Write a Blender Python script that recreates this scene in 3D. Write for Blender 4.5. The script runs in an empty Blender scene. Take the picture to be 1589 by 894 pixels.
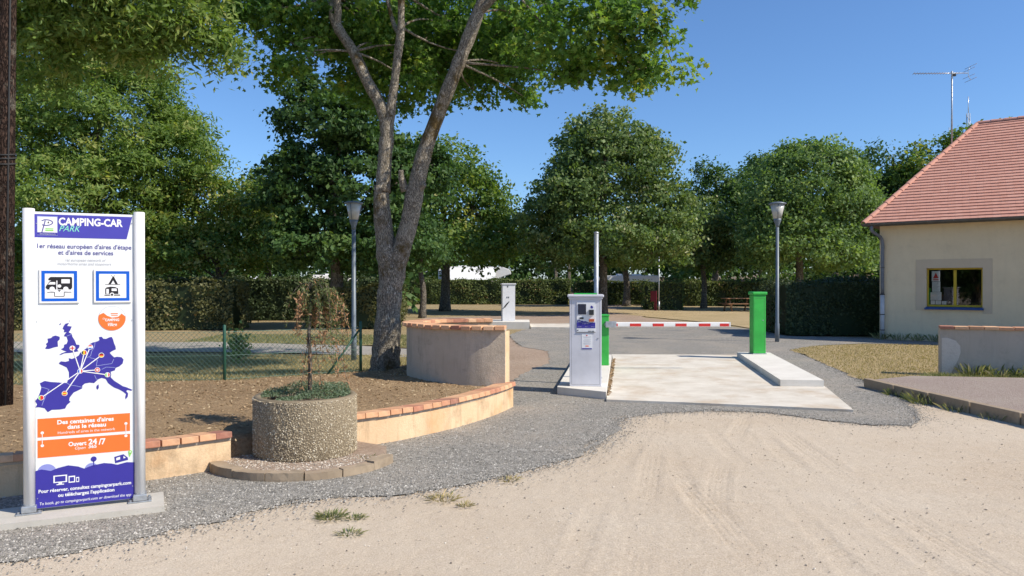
import bpy, bmesh, math, random
import numpy as np
from mathutils import Vector, Matrix
from mathutils.geometry import tessellate_polygon

S = bpy.context.scene
COL = S.collection
R = math.radians
random.seed(7)
RNG = np.random.default_rng(11)

# ------------------------------------------------------------------ camera, sky, sun, exposure
cam = bpy.data.cameras.new('camera')
cam.lens = 26.96; cam.sensor_width = 36.0; cam.clip_end = 3000.0; cam.clip_start = 0.05
cam_o = bpy.data.objects.new('camera', cam); COL.objects.link(cam_o)
cam_o.location = (0, 0, 1.6); cam_o.rotation_euler = (R(90 - 0.34), 0, 0)
S.camera = cam_o

SUN_EL, SUN_AZ = 43.0, 111.0            # azimuth clockwise from +Y (view direction)
w = bpy.data.worlds.new('World'); S.world = w; w.use_nodes = True
wn = w.node_tree.nodes; wl = w.node_tree.links
sky = wn.new('ShaderNodeTexSky'); sky.sky_type = 'NISHITA'; sky.sun_disc = False
sky.sun_elevation = R(SUN_EL); sky.sun_rotation = R(SUN_AZ)
sky.air_density = 1.0; sky.dust_density = 0.3; sky.ozone_density = 10.0; sky.altitude = 0
bg = wn['Background']; bg.inputs['Strength'].default_value = 0.125
wl.new(sky.outputs[0], bg.inputs['Color'])

sl = bpy.data.lights.new('sun', 'SUN'); sl.energy = 4.5; sl.angle = R(0.55); sl.color = (1.0, 0.92, 0.79)
so = bpy.data.objects.new('sun', sl); COL.objects.link(so)
sdir = Vector((math.sin(R(SUN_AZ)) * math.cos(R(SUN_EL)), math.cos(R(SUN_AZ)) * math.cos(R(SUN_EL)), math.sin(R(SUN_EL))))
so.rotation_euler = sdir.to_track_quat('Z', 'Y').to_euler(); so.location = sdir * 60

S.view_settings.view_transform = 'Standard'; S.view_settings.look = 'None'
S.view_settings.exposure = 0.38; S.view_settings.gamma = 1.0
S.render.engine = 'CYCLES'
S.cycles.use_denoising = True
S.cycles.max_bounces = 6; S.cycles.diffuse_bounces = 3; S.cycles.glossy_bounces = 2
S.cycles.transmission_bounces = 3; S.cycles.transparent_max_bounces = 6
S.cycles.use_adaptive_sampling = True; S.cycles.adaptive_threshold = 0.015

# ------------------------------------------------------------------ materials
class NT:
    def __init__(s, m):
        s.t = m.node_tree; s.n = s.t.nodes; s.l = s.t.links
    def add(s, typ, **kw):
        n = s.n.new(typ)
        for k, v in kw.items():
            if k in n.inputs.keys(): n.inputs[k].default_value = v
            else: setattr(n, k, v)
        return n
    def link(s, a, b): s.l.new(a, b)
    def noise(s, vec, scale, detail=4, rough=.55):
        n = s.add('ShaderNodeTexNoise', Scale=scale, Detail=detail, Roughness=rough)
        if vec is not None: s.link(vec, n.inputs['Vector'])
        return n.outputs['Fac']
    def ramp(s, fac, stops):
        r = s.add('ShaderNodeValToRGB'); e = r.color_ramp.elements
        while len(e) < len(stops): e.new(.5)
        for i, (p, c) in enumerate(stops):
            e[i].position = p; e[i].color = (c[0], c[1], c[2], 1) if not isinstance(c, (int, float)) else (c, c, c, 1)
        s.link(fac, r.inputs['Fac']); return r.outputs['Color']
    def mix(s, fac, a, b, mode='MIX'):
        m = s.add('ShaderNodeMix', data_type='RGBA', blend_type=mode)
        for sock, v in ((m.inputs[0], fac), (m.inputs[6], a), (m.inputs[7], b)):
            if hasattr(v, 'links') or hasattr(v, 'is_linked'): s.link(v, sock)
            elif isinstance(v, (int, float)): sock.default_value = v
            else: sock.default_value = (v[0], v[1], v[2], 1)
        return m.outputs[2]
    def math(s, op, a, b=None, c=None):
        m = s.add('ShaderNodeMath', operation=op)
        for i, v in enumerate((a, b, c)):
            if v is None: continue
            if hasattr(v, 'is_linked'): s.link(v, m.inputs[i])
            else: m.inputs[i].default_value = v
        return m.outputs[0]
    def bump(s, h, strength=.5, dist=.01, normal=None):
        b = s.add('ShaderNodeBump', Strength=strength, Distance=dist)
        s.link(h, b.inputs['Height'])
        if normal is not None: s.link(normal, b.inputs['Normal'])
        return b.outputs['Normal']

MATS = {}
def newmat(name):
    m = bpy.data.materials.new(name); m.use_nodes = True
    t = NT(m); b = t.n['Principled BSDF']; MATS[name] = m
    return m, t, b
def plain(name, col, rough=.6, metal=0., var=.08, scale=8., bump=0., spec=.4, bscale=60., bdist=.004):
    """a colour with slight blotching and fine relief"""
    m, t, b = newmat(name)
    co = t.add('ShaderNodeTexCoord').outputs['Object']
    f = t.noise(co, scale, 6, .6)
    c0 = [max(0, c * (1 - var * 2)) for c in col]; c1 = [min(1, c * (1 + var * 2)) for c in col]
    t.link(t.ramp(f, [(.3, c0), (.7, c1)]), b.inputs['Base Color'])
    b.inputs['Roughness'].default_value = rough; b.inputs['Metallic'].default_value = metal
    b.inputs['Specular IOR Level'].default_value = spec
    if bump: t.link(t.bump(t.noise(co, bscale, 5, .7), bump, bdist), b.inputs['Normal'])
    return m
def leafmat(name, stops, transl=.3, rough=.55, spec=.25):
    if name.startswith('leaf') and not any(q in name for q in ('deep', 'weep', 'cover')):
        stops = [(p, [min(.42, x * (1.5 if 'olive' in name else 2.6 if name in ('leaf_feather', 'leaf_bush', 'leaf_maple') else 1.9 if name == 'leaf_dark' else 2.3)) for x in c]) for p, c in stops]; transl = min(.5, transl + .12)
    m, t, b = newmat(name)
    at = t.add('ShaderNodeAttribute', attribute_name='tint')
    c = t.ramp(at.outputs['Fac'], stops)
    t.link(c, b.inputs['Base Color']); b.inputs['Roughness'].default_value = rough
    b.inputs['Specular IOR Level'].default_value = spec
    tr = t.add('ShaderNodeBsdfTranslucent')
    t.link(t.mix(1., c, (1.25, 1.3, .55), 'MULTIPLY'), tr.inputs['Color'])
    mx = t.add('ShaderNodeMixShader'); mx.inputs[0].default_value = transl
    t.link(b.outputs[0], mx.inputs[1]); t.link(tr.outputs[0], mx.inputs[2])
    t.link(mx.outputs[0], t.n['Material Output'].inputs['Surface'])
    return m

def mk_sand():
    m, t, b = newmat('sand')
    co = t.add('ShaderNodeTexCoord').outputs['Object']
    a = t.noise(co, .55, 6, .6); f = t.noise(co, 7, 8, .7); g = t.noise(co, 90, 4, .75)
    c = t.ramp(a, [(.32, (.43, .315, .205)), (.5, (.505, .405, .295)), (.68, (.56, .475, .37))])
    c = t.mix(.35, c, t.ramp(f, [(.3, (.40, .31, .22)), (.7, (.63, .545, .44))]))
    v = t.add('ShaderNodeTexVoronoi', Scale=38.); t.link(co, v.inputs['Vector'])
    pe = t.ramp(v.outputs['Distance'], [(.06, 1.), (.13, 0.)])
    keep = t.ramp(t.noise(co, 3.1, 3), [(.5, 0.), (.62, 1.)])
    pk = t.math('MULTIPLY', pe, keep)
    c = t.mix(pk, c, t.mix(t.noise(co, 22), (.22, .2, .18), (.75, .7, .62)))
    c = t.mix(.5, c, t.ramp(g, [(.32, (.30, .235, .17)), (.66, (.70, .615, .50))]), 'MIX')
    t.link(c, b.inputs['Base Color']); b.inputs['Roughness'].default_value = .95; b.inputs['Specular IOR Level'].default_value = .1
    h = t.math('ADD', t.math('MULTIPLY', g, .5), t.math('ADD', t.math('MULTIPLY', f, .8), pk))
    t.link(t.bump(h, .8, .010), b.inputs['Normal'])
def mk_gravel(name, dark, mid, light, sc=55.):
    m, t, b = newmat(name)
    co = t.add('ShaderNodeTexCoord').outputs['Object']
    v = t.add('ShaderNodeTexVoronoi', Scale=sc); t.link(co, v.inputs['Vector'])
    v2 = t.add('ShaderNodeTexVoronoi', Scale=sc * 2.3); t.link(co, v2.inputs['Vector'])
    sep = t.add('ShaderNodeSeparateColor'); t.link(v.outputs['Color'], sep.inputs[0])
    c = t.ramp(sep.outputs[0], [(.0, dark), (.5, mid), (1., light)])
    sep2 = t.add('ShaderNodeSeparateColor'); t.link(v2.outputs['Color'], sep2.inputs[0])
    c = t.mix(.4, c, t.ramp(sep2.outputs[1], [(0., dark), (.5, mid), (1., light)]))
    big = t.noise(co, .8, 6, .6)
    c = t.mix(t.ramp(big, [(.45, 0.), (.72, .55)]), c, (.42, .36, .29))
    edge = t.ramp(v.outputs['Distance'], [(.0, 1.), (.7, .35)])
    t.link(c, b.inputs['Base Color']); b.inputs['Roughness'].default_value = .9; b.inputs['Specular IOR Level'].default_value = .2
    t.link(t.bump(t.math('ADD', edge, t.math('MULTIPLY', t.noise(co, sc * 3), .3)), 1., .012), b.inputs['Normal'])
def mk_concrete(name, c0, c1, stain=(.30, .25, .19), amt=.35):
    m, t, b = newmat(name)
    co = t.add('ShaderNodeTexCoord').outputs['Object']
    c = t.ramp(t.noise(co, 2.2, 8, .65), [(.3, c0), (.7, c1)])
    c = t.mix(t.math('MULTIPLY', t.ramp(t.noise(co, 1.3, 9, .72), [(.5, 0.), (.72, 1.)]), amt), c, stain)
    sp = t.ramp(t.noise(co, 75, 3, .6), [(.63, 0.), (.7, 1.)])
    c = t.mix(t.math('MULTIPLY', sp, .35), c, (.22, .2, .18))
    t.link(c, b.inputs['Base Color']); b.inputs['Roughness'].default_value = .85; b.inputs['Specular IOR Level'].default_value = .2
    t.link(t.bump(t.noise(co, 55, 6, .7), .35, .004), b.inputs['Normal'])
def mk_plaster(name, c0, c1, stain, rust=None, streak=.6, bump=.5, bs=45., patch=False):
    m, t, b = newmat(name)
    co = t.add('ShaderNodeTexCoord').outputs['Object']
    c = t.ramp(t.noise(co, 1.8, 7, .65), [(.3, c0), (.7, c1)])
    mp = t.add('ShaderNodeMapping'); mp.inputs['Scale'].default_value = (7, 7, .9); t.link(co, mp.inputs['Vector'])
    st = t.ramp(t.noise(mp.outputs[0], 1.1, 8, .7), [(.5, 0.), (.78, 1.)])
    c = t.mix(t.math('MULTIPLY', st, streak), c, stain)
    bl = t.ramp(t.noise(co, 3.3, 8, .7), [(.52, 0.), (.7, 1.)])
    c = t.mix(t.math('MULTIPLY', bl, streak * .7), c, [x * .75 for x in stain])
    if rust is not None:
        c = t.mix(t.ramp(t.noise(co, 1.15, 5, .6), [(.5, 0.), (.66, .8)]), c, rust)
    hgt = t.noise(co, bs, 6, .75)
    t.link(c, b.inputs['Base Color']); b.inputs['Roughness'].default_value = .92; b.inputs['Specular IOR Level'].default_value = .15
    t.link(t.bump(hgt, bump, .01), b.inputs['Normal'])
def mk_brick(name, stops):
    m, t, b = newmat(name)
    oi = t.add('ShaderNodeObjectInfo'); co = t.add('ShaderNodeTexCoord').outputs['Object']
    c = t.ramp(oi.outputs['Random'], stops)
    c = t.mix(.22, c, t.ramp(t.noise(co, 14, 6, .7), [(.3, (.28, .12, .07)), (.7, (.75, .46, .30))]))
    d = t.ramp(t.noise(co, 5, 7, .7), [(.55, 0.), (.75, .6)])
    c = t.mix(d, c, (.20, .14, .10))
    t.link(c, b.inputs['Base Color']); b.inputs['Roughness'].default_value = .85; b.inputs['Specular IOR Level'].default_value = .2
    t.link(t.bump(t.noise(co, 70, 5, .7), .4, .004), b.inputs['Normal'])
def mk_bark(name, c0, c1, c2, moss=None, sc=1.):
    m, t, b = newmat(name)
    co = t.add('ShaderNodeTexCoord').outputs['Object']
    mp = t.add('ShaderNodeMapping'); mp.inputs['Scale'].default_value = (1, 1, .22); t.link(co, mp.inputs['Vector'])
    v = t.add('ShaderNodeTexVoronoi', Scale=32. * sc, feature='DISTANCE_TO_EDGE'); 
    wob = t.add('ShaderNodeVectorMath', operation='ADD')
    nz = t.add('ShaderNodeTexNoise', Scale=9. * sc, Detail=5.); t.link(mp.outputs[0], nz.inputs['Vector'])
    sc_ = t.add('ShaderNodeVectorMath', operation='SCALE'); t.link(nz.outputs['Color'], sc_.inputs[0]); sc_.inputs['Scale'].default_value = .12
    t.link(mp.outputs[0], wob.inputs[0]); t.link(sc_.outputs[0], wob.inputs[1]); t.link(wob.outputs[0], v.inputs['Vector'])
    crack = t.ramp(v.outputs['Distance'], [(.0, 0.), (.22, 1.)])
    c = t.mix(crack, c0, t.ramp(t.noise(co, 6 * sc, 7, .7), [(.3, c1), (.7, c2)]))
    li = t.ramp(t.noise(co, 2.6, 6, .7), [(.55, 0.), (.7, .55)])
    c = t.mix(li, c, (.44, .41, .33))
    if moss is not None: c = t.mix(t.ramp(t.noise(co, 1.5, 7, .75), [(.53, 0.), (.62, .92)]), c, moss)
    t.link(c, b.inputs['Base Color']); b.inputs['Roughness'].default_value = .95; b.inputs['Specular IOR Level'].default_value = .1
    t.link(t.bump(t.math('ADD', crack, t.noise(co, 60, 4, .7)), .9, .016), b.inputs['Normal'])
def mk_ground(name, cols, sc=1., straw=None, bump=.8):
    """dry turf / soil: layered noise colours"""
    m, t, b = newmat(name)
    co = t.add('ShaderNodeTexCoord').outputs['Object']
    c = t.ramp(t.noise(co, .5 * sc, 7, .65), [(.32, cols[0]), (.5, cols[1]), (.68, cols[2])])
    c = t.mix(.45, c, t.ramp(t.noise(co, 16 * sc, 6, .75), [(.3, [x * .5 for x in cols[0]]), (.7, [min(1, x * 1.35) for x in cols[2]])]))
    if straw is not None:
        mp = t.add('ShaderNodeMapping'); mp.inputs['Scale'].default_value = (1, 3.5, 1); mp.inputs['Rotation'].default_value = (0, 0, .6); t.link(co, mp.inputs['Vector'])
        c = t.mix(t.ramp(t.noise(mp.outputs[0], 42, 4, .7), [(.56, 0.), (.66, .8)]), c, straw)
    t.link(c, b.inputs['Base Color']); b.inputs['Roughness'].default_value = 1.; b.inputs['Specular IOR Level'].default_value = .05
    t.link(t.bump(t.math('ADD', t.noise(co, 30 * sc, 7, .8), t.noise(co, 6 * sc, 4)), bump, .03), b.inputs['Normal'])

mk_sand()
mk_gravel('gravel', (.11, .104, .09), (.255, .238, .208), (.45, .42, .375))
mk_gravel('asphalt_pink', (.22, .16, .13), (.33, .26, .22), (.44, .37, .32), 70.)
mk_concrete('concrete_new', (.53, .475, .395), (.70, .65, .565), (.46, .35, .24), .9)
mk_concrete('concrete_white', (.63, .595, .53), (.73, .695, .63), (.42, .37, .30), .3)
mk_concrete('concrete_plinth', (.44, .41, .36), (.56, .53, .47), (.3, .26, .2), .4)
mk_concrete('kerb_stone', (.27, .205, .14), (.42, .33, .235), (.12, .10, .07), .85)
mk_plaster('plaster_peach', (.66, .45, .27), (.74, .56, .36), (.33, .23, .14), (.62, .32, .13), .85, .6, 40.)
mk_plaster('plaster_grey', (.46, .385, .295), (.56, .475, .375), (.16, .135, .11), None, .5, .9, 32.)
mk_plaster('plaster_rough', (.62, .55, .47), (.70, .62, .53), (.26, .21, .17), None, .3, 1., 30.)
mk_plaster('wall_cream', (.70, .58, .39), (.76, .635, .435), (.60, .49, .335), None, .35, .2, 80.)
mk_plaster('wall_band', (.56, .46, .33), (.60, .50, .365), (.52, .43, .31), None, .2, .1, 80.)
mk_plaster('wall_low', (.45, .385, .31), (.53, .455, .37), (.32, .27, .22), None, .5, .3, 60.)
mk_brick('brick', [(0., (.62, .32, .17)), (.25, (.76, .46, .26)), (.45, (.66, .36, .20)), (.62, (.46, .19, .12)), (.8, (.27, .11, .09)), (.86, (.62, .34, .19)), (1., (.82, .55, .34))])
mk_bark('bark_maple', (.10, .085, .065), (.40, .345, .265), (.62, .555, .45), (.14, .095, .035), 1.9)
mk_bark('bark_dark', (.05, .043, .035), (.17, .15, .12), (.28, .245, .20), None, .9)
mk_bark('bark_pole', (.012, .009, .008), (.055, .034, .026), (.11, .07, .052), None, 1.6)
mk_ground('ground_dry', [(.23, .175, .085), (.31, .24, .13), (.38, .29, .17)], 1., (.46, .38, .22))
mk_ground('lawn_dry', [(.30, .235, .12), (.41, .305, .17), (.47, .36, .215)], 1.3, (.5, .41, .23))
mk_ground('lawn_left', [(.11, .13, .04), (.26, .215, .10), (.33, .26, .13)], 1.2, (.42, .34, .18))
mk_ground('soil_bed', [(.29, .19, .105), (.37, .25, .145), (.44, .31, .185)], 2., (.44, .33, .20), 1.)
mk_ground('soil_dark', [(.15, .11, .075), (.21, .16, .11), (.29, .23, .17)], 3., None, 1.)
mk_ground('dirt_red', [(.28, .20, .145), (.35, .26, .195), (.40, .31, .24)], 1., None, .5)
mk_ground('path_grey', [(.27, .245, .21), (.33, .30, .26), (.38, .35, .31)], 1., None, .3)

leafmat('leaf_maple', [(0., (.024, .052, .012)), (.5, (.046, .088, .018)), (.85, (.085, .125, .024)), (1., (.14, .155, .03))], .42, .5)
leafmat('leaf_dark', [(0., (.020, .042, .014)), (.6, (.040, .078, .022)), (1., (.085, .125, .034))], .25)
leafmat('leaf_linden', [(0., (.030, .052, .018)), (.5, (.060, .092, .028)), (.85, (.115, .14, .055)), (1., (.19, .20, .11))], .25)
leafmat('leaf_ash', [(0., (.040, .070, .024)), (.6, (.082, .125, .042)), (1., (.14, .175, .065))], .3)
leafmat('leaf_feather', [(0., (.042, .072, .018)), (.6, (.088, .125, .032)), (1., (.16, .18, .055))], .38)
leafmat('leaf_bush', [(0., (.026, .05, .012)), (.55, (.055, .09, .02)), (.9, (.12, .13, .03)), (1., (.27, .17, .06))], .3)
leafmat('leaf_hedge', [(0., (.028, .042, .014)), (.6, (.058, .075, .024)), (.93, (.10, .105, .04)), (1., (.17, .11, .06))], .2)
leafmat('leaf_hedge_olive', [(0., (.065, .068, .028)), (.6, (.12, .12, .05)), (.93, (.13, .12, .05)), (1., (.2, .13, .07))], .2)
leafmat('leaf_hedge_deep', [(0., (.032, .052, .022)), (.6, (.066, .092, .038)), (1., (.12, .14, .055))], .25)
leafmat('leaf_weep', [(0., (.09, .13, .045)), (.5, (.17, .19, .08)), (.62, (.34, .19, .10)), (1., (.48, .27, .16))], .3)
leafmat('leaf_cover', [(0., (.08, .12, .06)), (.6, (.17, .235, .14)), (1., (.30, .34, .24))], .25)
leafmat('grass_blade', [(0., (.13, .14, .045)), (.3, (.30, .25, .11)), (1., (.52, .41, .23))], .3)
leafmat('grass_green', [(0., (.09, .12, .045)), (.5, (.19, .215, .09)), (1., (.45, .38, .22))], .35)
leafmat('straw_chip', [(0., (.20, .12, .06)), (.6, (.36, .25, .14)), (1., (.58, .46, .29))], .05)
leafmat('stone_chip', [(0., (.10, .095, .083)), (.6, (.27, .252, .222)), (1., (.55, .515, .46))], .0, .9)
leafmat('sand_pebble', [(0., (.20, .17, .14)), (.6, (.48, .40, .31)), (1., (.72, .66, .57))], .0, .9)
leafmat('aggregate', [(0., (.22, .175, .115)), (.45, (.38, .31, .21)), (.8, (.56, .475, .335)), (1., (.78, .715, .575))], .0, .6)

plain('white_paint', (.80, .79, .77), .35, 0, .02)
plain('panel_white', (.74, .76, .76), .45, 0, .01)
plain('print_blue', (.040, .032, .29), .45, 0, .03)
plain('print_header', (.062, .056, .37), .45, 0, .02)
plain('print_hill', (.25, .27, .60), .45, 0, .02)
plain('print_orange', (.85, .17, .03), .45, 0, .02)
plain('print_road_blue', (.0, .10, .55), .4, 0, .02)
plain('print_black', (.015, .013, .015), .5, 0, .02)
plain('print_white', (.80, .80, .80), .5, 0, .02)
plain('print_mint', (.25, .75, .50), .5, 0, .02)
plain('print_green', (.25, .62, .10), .5, 0, .02)
plain('print_grey', (.42, .43, .47), .5, 0, .02)
plain('print_text_blue', (.10, .09, .30), .5, 0, .02)
plain('print_red', (.62, .03, .03), .5, 0, .02)
plain('print_yellow', (.85, .55, .03), .5, 0, .02)
plain('print_border', (.30, .34, .62), .5, 0, .02)
plain('galvanised', (.42, .44, .46), .45, .7, .1, 20)
plain('post_grey', (.15, .18, .21), .45, .1, .06)
plain('lamp_glass', (.50, .49, .45), .25, 0, .05, 8, 0, .6)
plain('cabinet_grey', (.60, .60, .64), .5, 0, .05, 3, .06)
plain('cabinet_white', (.66, .66, .67), .45, 0, .03)
plain('green_paint', (.04, .40, .06), .42, 0, .09, 3.5, .06)
plain('red_paint', (.60, .035, .03), .4, 0, .04)
plain('screen_dark', (.018, .022, .045), .2, 0, .1)
plain('hood_dark', (.03, .033, .035), .4, 0, .1)
plain('coin_orange', (.45, .10, .03), .4, 0, .1)
plain('fence_green', (.02, .085, .055), .5, 0, .1)
plain('fence_wire', (.10, .17, .13), .5, .2, .1)
plain('zinc_dark', (.12, .115, .105), .5, .5, .12, 6)
plain('pipe_grey', (.17, .18, .20), .5, .3, .1, 6)
plain('pipe_white', (.52, .52, .53), .6, 0, .06, 6)
plain('yellow_paint', (.50, .35, .02), .45, 0, .05)
plain('blue_paint', (.015, .06, .22), .5, 0, .08)
plain('roof_board', (.20, .11, .075), .8, 0, .1)
plain('interior', (.03, .028, .025), .9, 0, .1)
plain('timber', (.32, .17, .085), .8, 0, .2, 12, .3)
plain('maroon', (.16, .015, .03), .55, 0, .1)
plain('tyre', (.02, .02, .02), .9, 0, .1)
plain('dark_glass', (.02, .024, .03), .08, 0, .1, 8, 0, .6)
plain('aluminium', (.60, .61, .62), .35, .8, .05)
plain('rubber_dark', (.03, .03, .03), .8, 0, .1)
def mk_tile():
    m, t, b = newmat('roof_tile')
    co = t.add('ShaderNodeTexCoord').outputs['Object']
    at = t.add('ShaderNodeAttribute', attribute_name='tint')
    c = t.ramp(at.outputs['Fac'], [(0., (.58, .27, .19)), (.5, (.66, .325, .235)), (1., (.72, .385, .285))])
    c = t.mix(.3, c, t.ramp(t.noise(co, 9, 7, .7), [(.3, (.50, .24, .17)), (.7, (.74, .43, .33))]))
    t.link(c, b.inputs['Base Color']); b.inputs['Roughness'].default_value = .85; b.inputs['Specular IOR Level'].default_value = .2
    t.link(t.bump(t.noise(co, 60, 5), .3, .004), b.inputs['Normal'])
mk_tile()
def mk_pane():
    m, t, b = newmat('pane_glass')
    tr = t.add('ShaderNodeBsdfTransparent'); gl = t.add('ShaderNodeBsdfGlossy', Roughness=.02)
    tr.inputs['Color'].default_value = (.82, .85, .84, 1)
    fr = t.add('ShaderNodeFresnel', IOR=1.5); mx = t.add('ShaderNodeMixShader')
    t.link(t.math('ADD', fr.outputs[0], .05), mx.inputs[0])
    t.link(tr.outputs[0], mx.inputs[1]); t.link(gl.outputs[0], mx.inputs[2])
    t.link(mx.outputs[0], t.n['Material Output'].inputs['Surface'])
mk_pane()

# ------------------------------------------------------------------ object helpers
def tag(o, label=None, cat=None, group=None, kind=None):
    if label: o['label'] = label
    if cat: o['category'] = cat
    if group: o['group'] = group
    if kind: o['kind'] = kind
    return o
def emp(name, loc, rotz, label, cat, group=None):
    o = bpy.data.objects.new(name, None); o.empty_display_size = .2
    o.location = loc; o.rotation_euler = (0, 0, rotz); COL.objects.link(o)
    return tag(o, label, cat, group)
def link_mesh(name, me, mat, parent=None, loc=None, rot=None, scale=None):
    o = bpy.data.objects.new(name, me); COL.objects.link(o)
    if mat and not me.materials: me.materials.append(MATS[mat])
    if parent: o.parent = parent
    if loc is not None: o.location = loc
    if rot is not None: o.rotation_euler = rot
    if scale is not None: o.scale = scale
    return o
def np_mesh(name, V, F, tint=None, smooth=False):
    """F: (n,k) array of vertex indices"""
    V = np.asarray(V, np.float32); F = np.asarray(F, np.int32)
    me = bpy.data.meshes.new(name); nf, k = F.shape
    me.vertices.add(len(V)); me.vertices.foreach_set('co', V.ravel())
    me.loops.add(nf * k); me.loops.foreach_set('vertex_index', F.ravel())
    me.polygons.add(nf); me.polygons.foreach_set('loop_start', np.arange(0, nf * k, k, dtype=np.int32))
    me.polygons.foreach_set('use_smooth', np.full(nf, bool(smooth)))
    me.update(calc_edges=True)
    if tint is not None:
        a = me.attributes.new('tint', 'FLOAT', 'FACE'); a.data.foreach_set('value', np.asarray(tint, np.float32))
    return me

class MB:
    def __init__(s): s.bm = bmesh.new()
    def box(s, c, size, rotz=0, bev=0, mat=None, rx=0, ry=0):
        r = bmesh.ops.create_cube(s.bm, size=1.0); vs = r['verts']
        if bev > 0:
            bmesh.ops.scale(s.bm, vec=size, verts=vs)
            es = list({e for v in vs for e in v.link_edges})
            rb = bmesh.ops.bevel(s.bm, geom=es, offset=bev, segments=2, affect='EDGES', profile=.6)
            vs = list({v for f in rb['faces'] for v in f.verts} | {v for v in vs if v.is_valid})
        else:
            bmesh.ops.scale(s.bm, vec=size, verts=vs)
        M = Matrix.Translation(c) @ Matrix.Rotation(rotz, 4, 'Z') @ Matrix.Rotation(ry, 4, 'Y') @ Matrix.Rotation(rx, 4, 'X')
        bmesh.ops.transform(s.bm, matrix=M, verts=vs); return s
    def prism(s, poly, z0, z1):
        """poly: list of (x,y) counter-clockwise"""
        n = len(poly)
        lo = [s.bm.verts.new((x, y, z0)) for x, y in poly]; hi = [s.bm.verts.new((x, y, z1)) for x, y in poly]
        for i in range(n):
            j = (i + 1) % n; s.bm.faces.new((lo[i], lo[j], hi[j], hi[i]))
        for tri in tessellate_polygon([[Vector((x, y, 0)) for x, y in poly]]):
            try:
                s.bm.faces.new([hi[k] for k in tri]); s.bm.faces.new([lo[k] for k in reversed(tri)])
            except ValueError: pass
        return s
    def tube(s, pts, rad, n=8, cap=True):
        pts = [Vector(p) for p in pts]
        if isinstance(rad, (int, float)): rad = [rad] * len(pts)
        rings = []; ref = None
        for i, p in enumerate(pts):
            d = (pts[min(i + 1, len(pts) - 1)] - pts[max(i - 1, 0)]).normalized()
            if ref is None: ref = d.orthogonal().normalized()
            ref = (ref - d * ref.dot(d)).normalized(); q = d.cross(ref)
            rings.append([s.bm.verts.new(p + (ref * math.cos(2 * math.pi * k / n) + q * math.sin(2 * math.pi * k / n)) * rad[i]) for k in range(n)])
        for a, b in zip(rings, rings[1:]):
            for k in range(n):
                f = s.bm.faces.new((a[k], a[(k + 1) % n], b[(k + 1) % n], b[k])); f.smooth = True
        if cap:
            s.bm.faces.new(list(reversed(rings[0]))); s.bm.faces.new(rings[-1])
        return s
    def lathe(s, prof, n=24, c=(0, 0, 0), smooth=True):
        rings = []
        for r, z in prof:
            rings.append([s.bm.verts.new((c[0] + r * math.cos(2 * math.pi * k / n), c[1] + r * math.sin(2 * math.pi * k / n), c[2] + z)) for k in range(n)])
        for a, b in zip(rings, rings[1:]):
            for k in range(n):
                f = s.bm.faces.new((a[k], a[(k + 1) % n], b[(k + 1) % n], b[k])); f.smooth = smooth
        if prof[0][0] > 1e-4: s.bm.faces.new(list(reversed(rings[0])))
        if prof[-1][0] > 1e-4: s.bm.faces.new(rings[-1])
        return s
    def poly(s, pts):
        vs = [s.bm.verts.new(p) for p in pts]; s.bm.faces.new(vs); return s
    def mesh(s, name):
        me = bpy.data.meshes.new(name); s.bm.to_mesh(me); s.bm.free(); return me
    def build(s, name, mat, parent=None, **kw):
        return link_mesh(name, s.mesh(name), mat, parent, **kw)

def resample(pts, step):
    pts = [np.array(p, float) for p in pts]; out = []
    for a, b in zip(pts, pts[1:]):
        n = max(1, int(np.linalg.norm(b - a) / step))
        for i in range(n): out.append(a + (b - a) * i / n)
    out.append(pts[-1]); return out
def catmull(pts, n=8):
    P = [np.array(p, float) for p in pts]; P = [2 * P[0] - P[1]] + P + [2 * P[-1] - P[-2]]; out = []
    for i in range(1, len(P) - 2):
        for k in range(n):
            t = k / n; a, b, c, d = P[i - 1], P[i], P[i + 1], P[i + 2]
            out.append(.5 * ((2 * b) + (-a + c) * t + (2 * a - 5 * b + 4 * c - d) * t * t + (-a + 3 * b - 3 * c + d) * t ** 3))
    out.append(P[-2]); return out
def even(pts, step):
    """points at even spacing along a polyline, with tangents"""
    P = np.array(pts, float); seg = np.linalg.norm(np.diff(P, axis=0), axis=1); L = np.concatenate([[0], np.cumsum(seg)])
    n = max(2, int(round(L[-1] / step)) + 1); s = np.linspace(0, L[-1], n)
    Q = np.stack([np.interp(s, L, P[:, k]) for k in range(P.shape[1])], 1)
    T = np.gradient(Q, axis=0); T /= np.linalg.norm(T, axis=1)[:, None]
    return Q, T, L[-1]
def sheet(name, poly, z, mat, jitter=0., step=.25, kind='structure', parent=None):
    """a thin ground sheet with an uneven edge"""
    pts = resample(list(poly) + [poly[0]], step)[:-1]
    if jitter: pts = [p + RNG.normal(0, jitter, 2) for p in pts]
    V = [Vector((p[0], p[1], 0)) for p in pts]
    F = tessellate_polygon([V]); me = bpy.data.meshes.new(name)
    me.from_pydata([(p[0], p[1], z) for p in pts], [], [tuple(f) for f in F]); me.update()
    bm = bmesh.new(); bm.from_mesh(me); bmesh.ops.recalc_face_normals(bm, faces=bm.faces)
    if sum(f.normal.z for f in bm.faces) < 0: bmesh.ops.reverse_faces(bm, faces=bm.faces)
    bm.to_mesh(me); bm.free()
    o = link_mesh(name, me, mat, parent)
    if kind: tag(o, kind=kind)
    return o
def in_poly(P, poly):
    x, y = P[:, 0], P[:, 1]; r = np.zeros(len(P), bool); n = len(poly)
    for i in range(n):
        x0, y0 = poly[i]; x1, y1 = poly[(i + 1) % n]
        c = ((y0 > y) != (y1 > y)); 
        with np.errstate(divide='ignore', invalid='ignore'):
            xi = (x1 - x0) * (y - y0) / (y1 - y0 + 1e-12) + x0
        r ^= c & (x < xi)
    return r
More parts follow.
